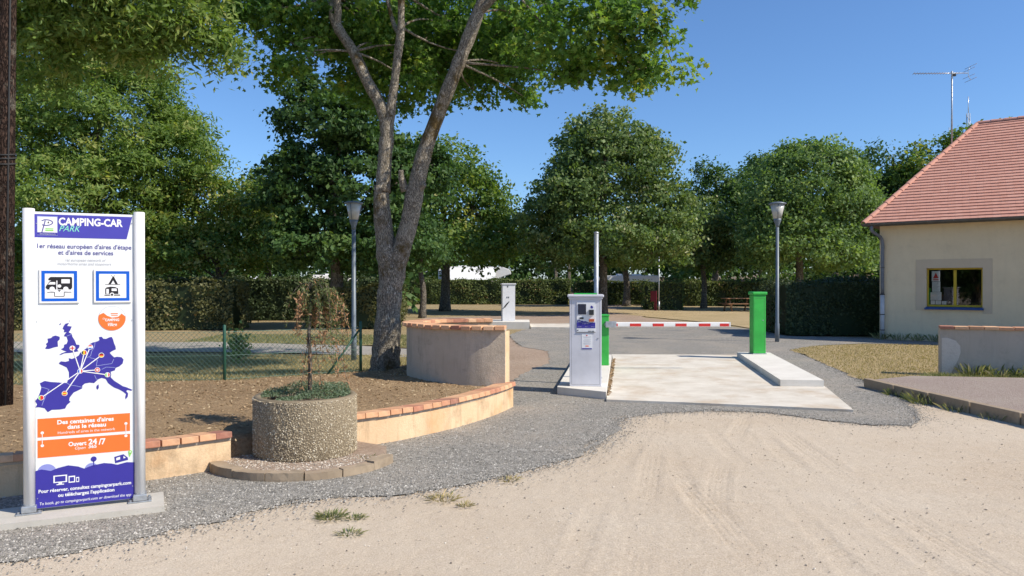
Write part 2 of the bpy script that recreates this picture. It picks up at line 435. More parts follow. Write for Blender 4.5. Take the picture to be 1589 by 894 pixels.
def scatter_in(poly, n, near_bias=0.):
    P = np.array(poly); lo, hi = P.min(0), P.max(0); out = []; tot = 0
    while tot < n:
        q = RNG.uniform(lo, hi, (n * 2, 2))
        if near_bias: q = q[RNG.uniform(0, 1, len(q)) < (lo[1] / q[:, 1].clip(.1)) ** near_bias]
        q = q[in_poly(q, poly)]; out.append(q); tot += len(q)
    return np.concatenate(out)[:n]

# ------------------------------------------------------------------ leaf and branch builders
def norm(v): return v / (np.linalg.norm(v, axis=1, keepdims=True) + 1e-9)
DIAMOND = np.array([(0, -.5), (.32, -.02), (0, .5), (-.32, -.02)])
SLIM = np.array([(0, -.5), (.16, 0), (0, .5), (-.16, 0)])
MAPLE = np.array([(0, -.38), (.30, -.40), (.24, -.16), (.56, .0), (.27, .14), (.15, .16), (0, .6), (-.15, .16), (-.27, .14), (-.56, .0), (-.24, -.16), (-.30, -.40)])
def leaves(name, C, N, size, tint, shape=DIAMOND):
    n = len(C); N = norm(N); T = RNG.normal(size=(n, 3)); T = norm(T - N * (T * N).sum(1, keepdims=True)); B = np.cross(N, T)
    k = len(shape); s = size[:, None, None]
    V = C[:, None, :] + s * (shape[None, :, 0, None] * B[:, None, :] + shape[None, :, 1, None] * T[:, None, :])
    if k > 4:   # fold broad leaves along the midrib so they catch light differently
        V += -s * np.abs(shape[None, :, 0, None]) * .45 * N[:, None, :]
    return np_mesh(name, V.reshape(-1, 3), np.arange(n * k).reshape(n, k), tint)
def sph(n):
    v = RNG.normal(size=(n, 3)); return norm(v)
def clumps(lobes, ncl, inner=.2, lowcut=-.75):
    """clump centres spread over the shells of overlapping lobes"""
    L = np.array(lobes, float); wgt = (L[:, 3] * L[:, 4] + L[:, 3] * L[:, 5] + L[:, 4] * L[:, 5]); wgt /= wgt.sum()
    idx = RNG.choice(len(L), ncl * 3, p=wgt); d = sph(ncl * 3)
    rr = np.where(RNG.uniform(size=ncl * 3) < inner, RNG.uniform(.2, .75, ncl * 3), RNG.uniform(.78, 1.06, ncl * 3))
    C = L[idx, :3] + d * L[idx, 3:6] * rr[:, None]
    keep = d[:, 2] > lowcut
    for j in range(len(L)):
        q = np.linalg.norm((C - L[j, :3]) / L[j, 3:6], axis=1)
        keep &= ~((q < .55) & (idx != j))
    C, d = C[keep][:ncl], d[keep][:ncl]
    return C, d
def crown(lobes, ncl, per, cr, size, flat=.6, inner=.2, up=.35, lowcut=-.75, tshift=0., droop=0., cvar=.2, gap=-1.45):
    C, d = clumps(lobes, ncl, inner, lowcut)
    ph = RNG.uniform(0, 6.3, 6); f_ = 1.15 / max(cr, .2) * .8
    nz_ = np.sin(C[:, 0] * f_ + ph[0]) * np.sin(C[:, 1] * f_ * .9 + ph[1]) + np.sin(C[:, 2] * f_ * 1.1 + ph[2]) * np.sin(C[:, 0] * f_ * .6 + ph[3])
    C, d = C[nz_ > gap], d[nz_ > gap]; n = len(C)
    r = cr * RNG.uniform(.6, 1.35, n); k = n * per; ii = np.repeat(np.arange(n), per)
    off = RNG.normal(size=(k, 3)) * .55; off[:, 2] *= flat
    if droop: off[:, 2] -= droop * np.hypot(off[:, 0], off[:, 1])
    P = C[ii] + off * r[ii, None]
    N = d[ii] * .6 + RNG.normal(size=(k, 3)) * .6; N[:, 2] += up
    ct = RNG.normal(0, cvar, n)
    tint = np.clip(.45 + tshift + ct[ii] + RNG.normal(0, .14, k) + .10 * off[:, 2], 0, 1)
    return P, N, size * RNG.uniform(.65, 1.25, k), tint, C
def limb(mb, a, b, r0, r1, sag=.12, n=6, sides=6):
    a, b = np.array(a, float), np.array(b, float); L = np.linalg.norm(b - a); pts = []; rad = []
    w1 = RNG.normal(0, .05 * L, 3)
    for i in range(n + 1):
        t = i / n; p = a + (b - a) * t; p = p + w1 * math.sin(math.pi * t) + np.array([0, 0, sag * L * math.sin(math.pi * t)])
        pts.append(p); rad.append(r0 + (r1 - r0) * t ** .8)
    mb.tube(pts, rad, sides); return pts
def tree(name, base, trunk, r0, lobes, ncl, per, cr, size, leaf, label, bark='bark_dark', shape=DIAMOND, group=None, nbranch=60, limbr=.11, **kw):
    """trunk: list of points relative to base; lobes relative to base"""
    root = emp(name, base, 0, label, 'tree', group)
    mb = MB(); tp = catmull(trunk, 4); n = len(tp)
    rad = [r0 * (1.35 if i == 0 else 1.1 if i == 1 else 1) * (1 - .72 * i / (n - 1)) for i in range(n)]
    mb.tube(tp, rad, 9)
    base_l = list(lobes)
    for L in base_l:
        for _ in range(7):
            d_ = sph(1)[0]; d_[2] = abs(d_[2]) * .9 - .25; q_ = random.uniform(.26, .44)
            lobes = lobes + [(L[0] + d_[0] * L[3] * .9, L[1] + d_[1] * L[4] * .9, L[2] + d_[2] * L[5] * .95, L[3] * q_, L[4] * q_, L[5] * q_)]
    P, N, sz, tint, C = crown(lobes, ncl, per, cr, size, **kw)
    lobes = base_l
    tops = np.array(tp)
    for L in (lobes if limbr > .03 else []):
        c = np.array(L[:3]); k = int(np.clip(np.searchsorted(tops[:, 2], c[2] - .55 * np.hypot(c[0] - tops[-1, 0], c[1] - tops[-1, 1]) - .6), n // 3, n - 1))
        pts = limb(mb, tops[k], c, min(rad[k] * .5, limbr), .02, .08)
    for j in RNG.choice(len(C), min(nbranch, len(C)), replace=False):
        c = C[j]; L = min(lobes, key=lambda q: np.linalg.norm(np.array(q[:3]) - c))
        limb(mb, np.array(L[:3]) + RNG.normal(0, .2, 3), c, .035, .008, .04, 4, 4)
    mb.build('trunk', bark, root)
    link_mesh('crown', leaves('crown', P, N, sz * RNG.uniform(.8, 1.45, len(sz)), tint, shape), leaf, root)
    return root
def hedge(name, p0, p1, depth, h, n, size, leaf, label, wob=.10, group=None):
    wob *= 1.5
    """clipped hedge from p0 to p1 (front face line), depth behind it"""
    p0, p1 = np.array(p0, float), np.array(p1, float); L = np.linalg.norm(p1 - p0); t = (p1 - p0) / L; nb = np.array([-t[1], t[0]])
    root = emp(name, (p0[0], p0[1], 0), 0, label, 'hedge', group)
    A = np.array([L * h, L * h, L * depth, depth * h, depth * h]); f = RNG.choice(5, n, p=A / A.sum())
    u, v = RNG.uniform(size=n), RNG.uniform(size=n)
    a = np.select([f == 0, f == 1, f == 2, f == 3, f == 4], [u * L, u * L, u * L, 0 * u, 0 * u + L])
    b = np.select([f == 0, f == 1, f == 2, f == 3, f == 4], [0 * u, 0 * u + depth, v * depth, u * depth, u * depth])
    z = np.where(f == 2, h, v * h)
    N = np.zeros((n, 3)); N[f == 0, 1] = -1; N[f == 1, 1] = 1; N[f == 2, 2] = 1; N[f == 3, 0] = -1; N[f == 4, 0] = 1
    bul = wob * (np.sin(a * 2.3 + z * 1.7) * .5 + np.sin(a * 5.1 + 1 + b * 3) * .3 + np.sin(z * 6 + a * 1.3) * .3) + RNG.normal(0, .035, n) + np.where(RNG.uniform(size=n) < .07, RNG.uniform(0, .24, n), 0)
    a += N[:, 0] * bul; b += N[:, 1] * bul; z = np.maximum(z + N[:, 2] * bul * .8, .03)
    P = np.stack([t[0] * a + nb[0] * b, t[1] * a + nb[1] * b, z], 1)
    Nw = np.stack([t[0] * N[:, 0] + nb[0] * N[:, 1], t[1] * N[:, 0] + nb[1] * N[:, 1], N[:, 2]], 1) + RNG.normal(0, .65, (n, 3))
    tint = np.clip(.45 + .18 * np.sin(a * 1.1 + z * 2) + RNG.normal(0, .2, n), 0, 1)
    link_mesh('foliage', leaves('foliage', P, Nw, size * RNG.uniform(.6, 1.3, n), tint), leaf, root)
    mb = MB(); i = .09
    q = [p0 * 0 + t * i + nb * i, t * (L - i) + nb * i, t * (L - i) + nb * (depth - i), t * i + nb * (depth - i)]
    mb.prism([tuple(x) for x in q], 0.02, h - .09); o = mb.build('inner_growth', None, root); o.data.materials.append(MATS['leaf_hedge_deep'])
    return root
def blades(poly, n, h, zf, mat, name, bias=0.3, parent=None, kind='stuff', wd=.006, lean=.5):
    Q = scatter_in(poly, n, bias); z = zf(Q); hh = h * RNG.uniform(.4, 1.3, n); an = RNG.uniform(0, 2 * math.pi, n)
    dx = np.stack([np.cos(an), np.sin(an)], 1) * wd; ln = RNG.normal(0, lean, (n, 2)) * hh[:, None]
    V = np.empty((n, 3, 3)); V[:, 0, :2] = Q - dx; V[:, 1, :2] = Q + dx; V[:, 2, :2] = Q + ln
    V[:, 0, 2] = z; V[:, 1, 2] = z; V[:, 2, 2] = z + hh
    o = link_mesh(name, np_mesh(name, V.reshape(-1, 3), np.arange(n * 3).reshape(n, 3), np.clip(RNG.normal(.55, .25, n), 0, 1)), mat, parent)
    tag(o, kind=kind); return o
OCT = np.array([(1, 0, 0), (-1, 0, 0), (0, 1, 0), (0, -1, 0), (0, 0, 1), (0, 0, -1)], float)
OCF = np.array([(0, 2, 4), (2, 1, 4), (1, 3, 4), (3, 0, 4), (2, 0, 5), (1, 2, 5), (3, 1, 5), (0, 3, 5)])
def stones(name, P, size, mat, parent=None, kind='stuff', flat=.6, bottom=True):
    """small faceted stones, one mesh"""
    n = len(P); f = OCF if bottom else OCF[:4]
    a = RNG.uniform(0, 2 * math.pi, n); s = size[:, None] * RNG.uniform(.55, 1.25, (n, 3)); s[:, 2] *= flat
    J = OCT[None] * s[:, None, :] * RNG.uniform(.75, 1.25, (n, 6, 1)); ca, sa = np.cos(a)[:, None], np.sin(a)[:, None]
    V = np.stack([J[..., 0] * ca - J[..., 1] * sa, J[..., 0] * sa + J[..., 1] * ca, J[..., 2]], 2) + P[:, None, :]
    F = (f[None] + (np.arange(n) * 6)[:, None, None]).reshape(-1, 3)
    t = np.repeat(np.clip(RNG.normal(.5, .27, n), 0, 1), len(f))
    o = link_mesh(name, np_mesh(name, V.reshape(-1, 3), F, t), mat, parent)
    if kind: tag(o, kind=kind)
    return o

# ================================================================== GROUND
WL_L = [(-7.2, 3.5), (-5.2, 4.85), (-3.85, 5.77), (-2.98, 6.28), (-2.50, 6.70)]                      # low wall, left run
WL_R = [(-1.62, 7.46), (-1.24, 7.80), (-.98, 8.12), (-.68, 8.54), (-.40, 9.07), (-.20, 9.55), (-.08, 9.92)]   # low wall, right run
HW = [(-.08, 9.92), (-.44, 9.97), (-.86, 10.16), (-1.22, 10.50), (-1.42, 10.95), (-1.34, 11.46), (-1.04, 11.80), (-.62, 11.98), (-.32, 12.04)]
BEDLINE = WL_L + [(-2.2, 6.95), (-1.85, 7.25)] + WL_R + HW[1:5]
FENCE = [(-11.5, 9.3), (-6.8, 10.35), (-4.07, 10.85), (-2.35, 11.9)]

g = MB(); g.poly([(-600, -200, -.02), (600, -200, -.02), (600, 1200, -.02), (-600, 1200, -.02)])
tag(g.build('ground', 'ground_dry'), kind='structure')

# sandy lot with tyre ruts as real relief
nx, ny = 600, 350
X, Y = np.meshgrid(np.linspace(-4.4, 6.9, nx), np.linspace(3.6, 10.2, ny))
def pxg(x, y): d = 1904. / (y - 440.); return ((x - 794.5) / 1190. * d, d)
Z = np.zeros_like(X)
for fx, fy, a in ((1.1, .9, .0035), (2.7, 3.1, .0018), (6.1, 5.3, .0012), (13.7, 11.9, .0008), (31., 27., .0006)):
    for _ in range(3):
        p1, p2, th = RNG.uniform(0, 6.3), RNG.uniform(0, 6.3), RNG.uniform(-.8, .8)
        Z += a * .55 * np.sin(fx * (X * math.cos(th) + Y * math.sin(th)) + p1) * np.cos(fy * (Y * math.cos(th) - X * math.sin(th)) + p2)
TR = [([(1022, 650), (1015, 700), (1000, 780), (985, 894)], .20), ([(1030, 690), (1062, 745), (1120, 810), (1190, 894)], .22),
      ([(1158, 648), (1125, 710), (1112, 770), (1120, 830)], .20), ([(1085, 648), (1130, 700), (1240, 800), (1330, 894)], .16),
      ([(1200, 660), (1290, 725), (1400, 800), (1560, 894)], .22), ([(1010, 662), (940, 760), (880, 894)], .18),
      ([(1180, 655), (1210, 700), (1330, 790), (1470, 894)], .16), ([(1040, 700), (1090, 800), (1160, 894)], .14)]
for pts, wd in TR:
    Q = np.array(catmull([pxg(*p) for p in pts], 10)); o = np.argsort(Q[:, 1]); qy, qx = Q[o, 1], Q[o, 0]
    dx = X - np.interp(Y, qy, qx); m = np.exp(-(dx / (wd * .52)) ** 4) * ((Y > qy[0] - .3) & (Y < qy[-1] + .1))
    msk = .55 + .45 * np.sin(Y * 2.1 + X * 1.3 + wd * 90)
    Z += m * msk * (-.003 + .0042 * np.cos(dx / wd * 2 * math.pi * 4.5) + .0012 * np.sign(np.sin(Y * 70 + 3 * np.sign(dx))))
    Z += .0022 * msk * np.exp(-((np.abs(dx) - wd * .62) / .035) ** 2) * ((Y > qy[0]) & (Y < qy[-1]))
Z += RNG.normal(0, .0012, Z.shape)
edge = np.minimum.reduce([X + 4.4, 6.9 - X, Y - 3.6, 10.2 - Y]); Z = np.where(edge < .05, -.012, Z)
ii = np.arange(nx * ny).reshape(ny, nx)
F = np.stack([ii[:-1, :-1], ii[:-1, 1:], ii[1:, 1:], ii[1:, :-1]], -1).reshape(-1, 4)
tag(link_mesh('sandy_lot', np_mesh('sandy_lot', np.stack([X, Y, Z], -1).reshape(-1, 3), F, None, True), 'sand'), kind='structure')
sheet('outer_lot', [(-40, -40), (40, -40), (40, 2.6), (11, 9), (8., 10.8), (5, 10.6), (-5.5, 5), (-40, -5)], -.014, 'sand')

GR = [pxg(*p) for p in [(0, 872), (100, 858), (200, 836), (290, 818), (350, 804), (430, 785), (520, 772), (610, 766), (690, 757), (760, 744), (830, 727), (890, 707), (930, 688), (950, 668), (962, 651), (1010, 642), (1100, 638), (1180, 640), (1240, 646), (1290, 653), (1350, 660), (1405, 661), (1426, 652), (1418, 638), (1390, 618), (1368, 606), (1335, 592), (1290, 571), (1245, 551), (1225, 544), (1270, 537), (1340, 533.5), (1460, 536)]]
GRAVEL = GR + [(13.2, 19.2), (10.4, 22.6), (8.4, 23.2), (8.3, 27.), (7.5, 31.), (3., 31.5), (1.6, 30), (.3, 26), (-.1, 23.5), (.2, 19.5), (.85, 18), (.75, 15.4), (.15, 13.4), (-.05, 11.8), (-.06, 9.95)] + [(x + .03, y - .02) for x, y in WL_R[::-1]] + [(-1.3, 7.35), (-1.5, 6.75), (-2.0, 6.5), (-2.56, 6.6)] + [(x + .02, y) for x, y in WL_L[::-1]] + [(-7.2, 2.9), (-4.6, 3.75)]
GW = [(p[0] + .06 * math.sin(p[0] * 5.1 + p[1] * 3.3) + .03 * math.sin(p[0] * 13 + 1), p[1] + .06 * math.sin(p[0] * 4.3 - p[1] * 6.1) + .03 * math.sin(p[0] * 11 - 2)) if i < 26 else p for i, p in enumerate(GRAVEL)]
sheet('gravel_drive', GW, .0095, 'gravel', .03, .11)
sheet('dirt_track', [(1.6, 30.2), (7.4, 31.2), (6.2, 36), (7.0, 46), (10, 60), (4.5, 60), (3.9, 47), (2.5, 39), (-1.5, 37), (-4, 36), (-4.2, 32), (-1, 29.5)], .004, 'dirt_red', .08, .5)
sheet('dirt_patch', [(-.02, 12.0), (.25, 13.6), (.85, 15.2), (.95, 18.2), (.2, 19.8), (-.1, 23), (-1.2, 24), (-2.2, 20), (-1.6, 15), (-.6, 12.2)], .004, 'dirt_red', .05, .2)
RL = [pxg(*p) for p in [(1226, 544), (1262, 538), (1340, 534.5), (1460, 537)]] + [(12.0, 18.6), (10.4, 13.4), (8.3, 12.9), (7.3, 13.2), (6.6, 12.7), (5.7, 12.2)] + [pxg(*p) for p in [(1372, 600), (1335, 590), (1290, 570), (1247, 551)]]
sheet('lawn_right', RL, .0135, 'lawn_dry', .03, .25)
sheet('lawn_far', [(4.4, 46.5), (6.6, 36.2), (8.2, 31), (8.6, 27), (16, 27), (24, 44), (22, 56), (9, 60), (6.8, 48)], .006, 'lawn_dry', .06, .6)
PATH = [(-40, 17.2), (-14, 17.6), (-8, 17.9), (-4.5, 17.4), (-1.5, 16.2), (-.9, 17.2), (-3.5, 19.4), (-8, 20.8), (-14, 20.9), (-40, 20.3)]

# raised bed behind the low wall, lawn sloping down behind the fence
BQ, _, _ = even(catmull(BEDLINE, 6), .12)
nb = len(BQ); FQ, _, _ = even(FENCE + [(-1.6, 12.9)], .1); FQ = np.stack([np.interp(np.linspace(0, 1, nb), np.linspace(0, 1, len(FQ)), FQ[:, k]) for k in range(2)], 1)
def vnoise(x, y): return .5 * np.sin(1.7 * x + .6 * y) * np.sin(1.3 * y - .4 * x) + .3 * np.sin(4.1 * x + 1) * np.sin(3.7 * y) + .2 * np.sin(9 * x + 3 * y)
nt = 46; T = np.linspace(0, 1, nt)[:, None, None]
G2 = BQ[None] * (1 - T) + FQ[None] * T; t1 = T[..., 0]
bz = .262 + .055 * np.sin(np.pi * t1) - .035 * t1 + .018 * vnoise(G2[..., 0], G2[..., 1]) + RNG.normal(0, .005, G2.shape[:2])
bz[0] = .235
G2 = np.concatenate([G2[:1], G2], 0); bz = np.concatenate([np.full((1, nb), -.04), bz], 0); nt += 1
ii = np.arange(nt * nb).reshape(nt, nb); F = np.stack([ii[:-1, :-1], ii[:-1, 1:], ii[1:, 1:], ii[1:, :-1]], -1).reshape(-1, 4)
tag(link_mesh('soil_bed', np_mesh('soil_bed', np.concatenate([G2, bz[..., None]], -1).reshape(-1, 3), F, None, True), 'soil_bed'), kind='structure')
nl = 24; TL = np.linspace(0, 1, nl)[:, None, None]; far = np.stack([np.linspace(-24, -1.2, nb), np.full(nb, 17.2)], 1)
G3 = FQ[None] * (1 - TL) + far[None] * TL; t3 = TL[..., 0]
lz = .235 * np.clip(1 - t3 * 2.2, 0, 1) ** 1.5 + .008 + .012 * vnoise(G3[..., 0], G3[..., 1]); lz[-1] = .0
lz[0] = bz[-1] - .003
ii = np.arange(nl * nb).reshape(nl, nb); F = np.stack([ii[:-1, :-1], ii[:-1, 1:], ii[1:, 1:], ii[1:, :-1]], -1).reshape(-1, 4)
tag(link_mesh('lawn_left', np_mesh('lawn_left', np.concatenate([G3, lz[..., None]], -1).reshape(-1, 3), F, None, True), 'lawn_left'), kind='structure')
sheet('footpath', PATH, .012, 'path_grey', .06, .4)
sheet('lawn_green', [(-9, 20.9), (-3.4, 19.6), (-.8, 17.4), (-.2, 20), (-2, 23.5), (-9, 24)], .008, 'lawn_left', .1, .5)

# earth bank at the back with the wood on it
bk = MB(); prof = [(62, -.02), (66, .6), (72, 2.4), (80, 2.9), (120, 3.0)]
xs = np.linspace(-10, 95, 50); rows = [[(x, y + 2.5 * math.sin(x * .13) - max(0, x - 25) * .35, z * (.85 + .15 * math.sin(x * .21)) * min(1, max(0, (x + 8) / 20)) - .03) for x in xs] for y, z in prof]
for r0_, r1_ in zip(rows, rows[1:]):
    for i in range(len(xs) - 1): bk.poly([r0_[i], r0_[i + 1], r1_[i + 1], r1_[i]])
tag(bk.build('earth_bank', 'soil_dark'), kind='structure')

# loose gravel, pebbles, straw
near = [p for p in GRAVEL if p[1] < 13.6]
q = scatter_in(GRAVEL, 46000, 2.4); q = q[q[:, 1] < 14]
stones('gravel_stones', np.column_stack([q, np.full(len(q), .0095)]), RNG.uniform(.005, .0115, len(q)), 'stone_chip', None, 'stuff', .7, False)
e, _, _ = even(GR, .1); k = RNG.integers(0, len(e) - 1, 17000); k = np.where(RNG.uniform(size=17000) < .75, k % (len(e) * 2 // 3), k); f = RNG.uniform(size=17000)[:, None]
pe = e[k] * (1 - f) + e[k + 1] * f + RNG.normal(0, .075, (17000, 2)) * RNG.uniform(.1, 1.7, (17000, 1)) ** 1.5
pe2 = e[k[:9000]] + RNG.normal(0, .24, (9000, 2)); stones('strewn_chippings', np.column_stack([pe2, np.full(9000, .007)]), RNG.uniform(.0025, .008, 9000), 'stone_chip', None, 'stuff', .7, False)
stones('edge_stones', np.column_stack([pe, np.full(17000, .009)]), RNG.uniform(.004, .012, 17000), 'stone_chip', None, 'stuff', .7, False)
LOT = [(-4.5, 2.8), (8, 2.8), (7.5, 6), (6, 8.6), (5.4, 9.2), (1.5, 9.2), (0, 7), (-2.5, 5)]
q = scatter_in(LOT, 4200, 1.)
stones('lot_pebbles', np.column_stack([q, np.full(len(q), .004)]), RNG.uniform(.002, .009, len(q)) * np.where(RNG.uniform(size=len(q)) < .02, 2., 1.), 'sand_pebble', None, 'stuff', .6)
kk = RNG.integers(0, nt * nb, 26000); bp = np.concatenate([G2, bz[..., None]], -1).reshape(-1, 3)[kk] + RNG.normal(0, .05, (26000, 3)) * (1, 1, 0); bp[:, 2] += .004
bp = bp[(bp[:, 0] > -8)]
Nn = RNG.normal(0, .35, (len(bp), 3)); Nn[:, 2] += 1
tag(link_mesh('straw_mulch', leaves('straw_mulch', bp, Nn, RNG.uniform(.012, .055, len(bp)), np.clip(RNG.normal(.5, .28, len(bp)), 0, 1), SLIM), 'straw_chip'), kind='stuff')
lp = np.concatenate([G3, lz[..., None]], -1).reshape(-1, 3)
def zlawn(Q):
    # height of the sloping lawn: nearest strip point
    out = np.zeros(len(Q)); sub = lp[::5]
    for i in range(0, len(Q), 4000):
        d = ((Q[i:i + 4000, None, :] - sub[None, :, :2]) ** 2).sum(-1); out[i:i + 4000] = sub[d.argmin(1), 2]
    return out
blades([(-9, 9.9), (-6.8, 10.4), (-4.07, 10.9), (-2.35, 11.95), (-1.5, 12.6), (-1.2, 17), (-14, 17)], 26000, .05, zlawn, 'grass_blade', 'lawn_grass')
blades(RL, 22000, .032, lambda Q: np.full(len(Q), .0135), 'grass_blade', 'lawn_grass')
blades([(5.7, 12.1), (6.6, 12.6), (7.2, 13.2), (8.6, 12.75), (10.2, 12.4), (10.2, 11.7), (7.2, 12.1), (5.8, 11.8)], 6500, .07, lambda Q: np.full(len(Q), .03), 'grass_green', 'verge_grass', wd=.007)
blades([(-9, 21), (-3.4, 19.7), (-.9, 17.6), (-.4, 20), (-2, 23.5), (-9, 24)], 14000, .06, lambda Q: np.zeros(len(Q)), 'grass_green', 'lawn_grass', wd=.01)

# ================================================================== CONCRETE SLABS AND PEDESTALS
LP = [(.65, 11.0), (1.29, 10.5), (2.08, 16.0), (1.38, 16.2)]
RP = [(4.07, 11.62), (4.70, 11.55), (5.45, 16.2), (4.80, 16.35)]
sl_ = MB(); sl_.prism([(1.27, 10.30), (2.2, 10.08), (3.3, 9.76), (4.22, 9.47), (4.72, 11.50), (5.2, 14.5), (5.35, 16.75), (2.2, 16.9), (2.10, 16.0)], -.03, .040)
tag(sl_.build('concrete_slab', 'concrete_new'), kind='structure')
def pedestal(poly, h, label):
    mb = MB(); mb.prism(poly, -.02, h); bmesh.ops.bevel(mb.bm, geom=[e for e in mb.bm.edges if len(e.link_faces) == 2 and e.calc_face_angle(0) > .6 and max(v.co.z for v in e.verts) > h - .01], offset=.012, segments=1, affect='EDGES')
    return tag(mb.build('concrete_pedestal', 'concrete_white'), label, 'pedestal', 'concrete pedestals at the barrier')
pedestal(LP, .115, 'white concrete pedestal under the grey payment terminal')
pedestal(RP, .14, 'white concrete pedestal carrying the tall green receiver post')
pedestal([(-.95, 27.2), (.62, 27.0), (.65, 28.8), (-.92, 28.9)], .24, 'small white concrete pedestal under the far white terminal')
fs = MB(); fs.prism([(.66, 26.9), (2.6, 26.6), (2.9, 29.2), (.68, 29.2)], -.02, .07)
tag(fs.build('concrete_slab', 'concrete_new'), kind='structure')
mo = []
for i in range(420):      # dry moss and leaf litter in the joint beside the left pedestal
    t = random.random() ** .8; mo.append((1.335 + .77 * t + random.gauss(0, .014), 10.62 + 5.2 * t, .046))
mo = np.array(mo); tag(link_mesh('joint_litter', leaves('joint_litter', mo, RNG.normal(0, .5, mo.shape) + (0, 0, 1), RNG.uniform(.02, .06, len(mo)), RNG.uniform(0, .7, len(mo))), 'straw_chip'), kind='stuff')

# ================================================================== GARDEN WALLS WITH BRICK COPING
def brick_mesh(name, sx, sy, sz):
    mb = MB(); mb.box((0, 0, 0), (sx, sy, sz), 0, .007); me = mb.mesh(name)
    me.materials.append(MATS['brick']); return me
def wall_strip(pts, th, z0, z1):
    Q, T_, _ = even(pts, .08); Nn = np.stack([-T_[:, 1], T_[:, 0]], 1)
    a, b = Q + Nn * th / 2, Q - Nn * th / 2; n = len(Q); mb = MB()
    V = [[mb.bm.verts.new((p[i][0], p[i][1], z)) for i in range(n)] for p, z in ((a, z0), (b, z0), (b, z1), (a, z1))]
    for k in range(4):
        for i in range(n - 1):
            f = mb.bm.faces.new((V[k][i], V[k][i + 1], V[(k + 1) % 4][i + 1], V[(k + 1) % 4][i])); f.smooth = True
    mb.bm.faces.new([V[k][0] for k in range(4)]); mb.bm.faces.new([V[k][-1] for k in (3, 2, 1, 0)])
    bmesh.ops.recalc_face_normals(mb.bm, faces=mb.bm.faces)
    for e_ in mb.bm.edges:
        if e_.calc_face_angle(0) > .7: e_.smooth = False
    return mb
def coping(root, pts, z, depth, spacing, me, tilt=0.):
    Q, T_, L = even(pts, spacing); rl = root.location
    for i in range(len(Q) - 1):
        c = (Q[i] + Q[i + 1]) / 2; d = Q[i + 1] - Q[i]; a = math.atan2(d[1], d[0])
        link_mesh('brick', me, None, root, (c[0] - rl.x, c[1] - rl.y, z + random.uniform(-.003, .003)), (tilt + random.gauss(0, .008), random.gauss(0, .008), a + random.gauss(0, .012)))
BR_S = brick_mesh('brick', .1385, .27, .054); BR_H = brick_mesh('brick_wide', .1315, .30, .052)
def low_wall(pts, label, mat, z1, me, th=.2, spacing=.142, name='garden_wall', depth=.27, z0=-.05, tilt=0.):
    root = emp(name, (pts[0][0], pts[0][1], 0), 0, label, 'wall', 'low garden walls')
    cp = catmull(pts, 8) if len(pts) > 2 else [np.array(p) for p in pts]
    mb = wall_strip([(p[0] - pts[0][0], p[1] - pts[0][1]) for p in cp], th, z0, z1); mb.build('wall', mat, root)
    mo_ = wall_strip([(p[0] - pts[0][0], p[1] - pts[0][1]) for p in cp], th + .012, z1 + .001, z1 + .03); mo_.build('mortar_bed', 'plaster_grey', root)
    coping(root, cp, z1 + .042, depth, spacing, me, tilt); return root
low_wall(WL_L, 'low peach rendered wall with brick coping behind the camper sign', 'plaster_peach', .245, BR_S, tilt=-.10)
low_wall(WL_R, 'curving low peach rendered wall with brick coping right of the round planter', 'plaster_peach', .255, BR_S, tilt=-.10)
hw = low_wall([(x, y) for x, y in HW], 'tall curved grey wall with brick coping in front of the big maple trunk', 'plaster_grey', .985, BR_H, th=.17, spacing=.135, depth=.3)
mb = MB(); mb.box((0, 0, .47), (.012, .168, 1.03), math.atan2(.16, -.37)); mb.build('end_face', 'plaster_peach', hw, loc=(.008, -.003, 0))  # peach plate on the sun-facing wall end, sunlit look put into its colour
rd = np.array((.92, -.392)); RW0 = np.array((7.42, 13.32)); RW = [tuple(RW0), tuple(RW0 + rd * 4.6)]
rw = low_wall(RW, 'low grey wall with pale brick coping in front of the cream building', 'wall_low', .80, brick_mesh('brick_long', .2115, .29, .05), th=.2, spacing=.215, depth=.29)
pm = MB(); pp = [(.03, -.02), (.03, .66), (.12, .665), (.24, .62), (.31, .53), (.315, .42), (.28, .30), (.22, .16), (.16, .02), (.12, -.02)]
pm.prism(pp, 0, .008); o = pm.build('render_patch', 'plaster_rough', rw)
a_ = math.atan2(rd[1], rd[0]); o.matrix_local = Matrix.Translation((rd[1] * .1, -rd[0] * .1, 0)) @ Matrix.Rotation(a_, 4, 'Z') @ Matrix.Rotation(R(90), 4, 'X')

# ================================================================== RAISED FOOTWAY ON THE RIGHT
fw = MB(); FW = [(5.52, 11.75), (5.63, 10.4), (5.76, 9.2), (5.98, 7.6), (6.35, 5.5), (14, 5.5), (14, 11.4), (10.4, 11.6), (7.6, 12.05), (6.4, 12.25)]
fw.prism(FW, -.03, .125); fwo = tag(fw.build('raised_footway', 'asphalt_pink'), kind='structure')
Q, T_, _ = even([(5.46, 11.80), (5.57, 10.4), (5.70, 9.2), (5.92, 7.6), (6.29, 5.5)], .8)
km = MB(); km.box((0, 0, 0), (.77, .11, .20), 0, .012); kme = km.mesh('kerb_stone')
for i in range(len(Q) - 1):
    c = (Q[i] + Q[i + 1]) / 2; d = Q[i + 1] - Q[i]
    link_mesh('kerb_stone', kme, 'kerb_stone', fwo, (c[0], c[1], .045 + random.uniform(-.004, .004)), (0, 0, math.atan2(d[1], d[0])))

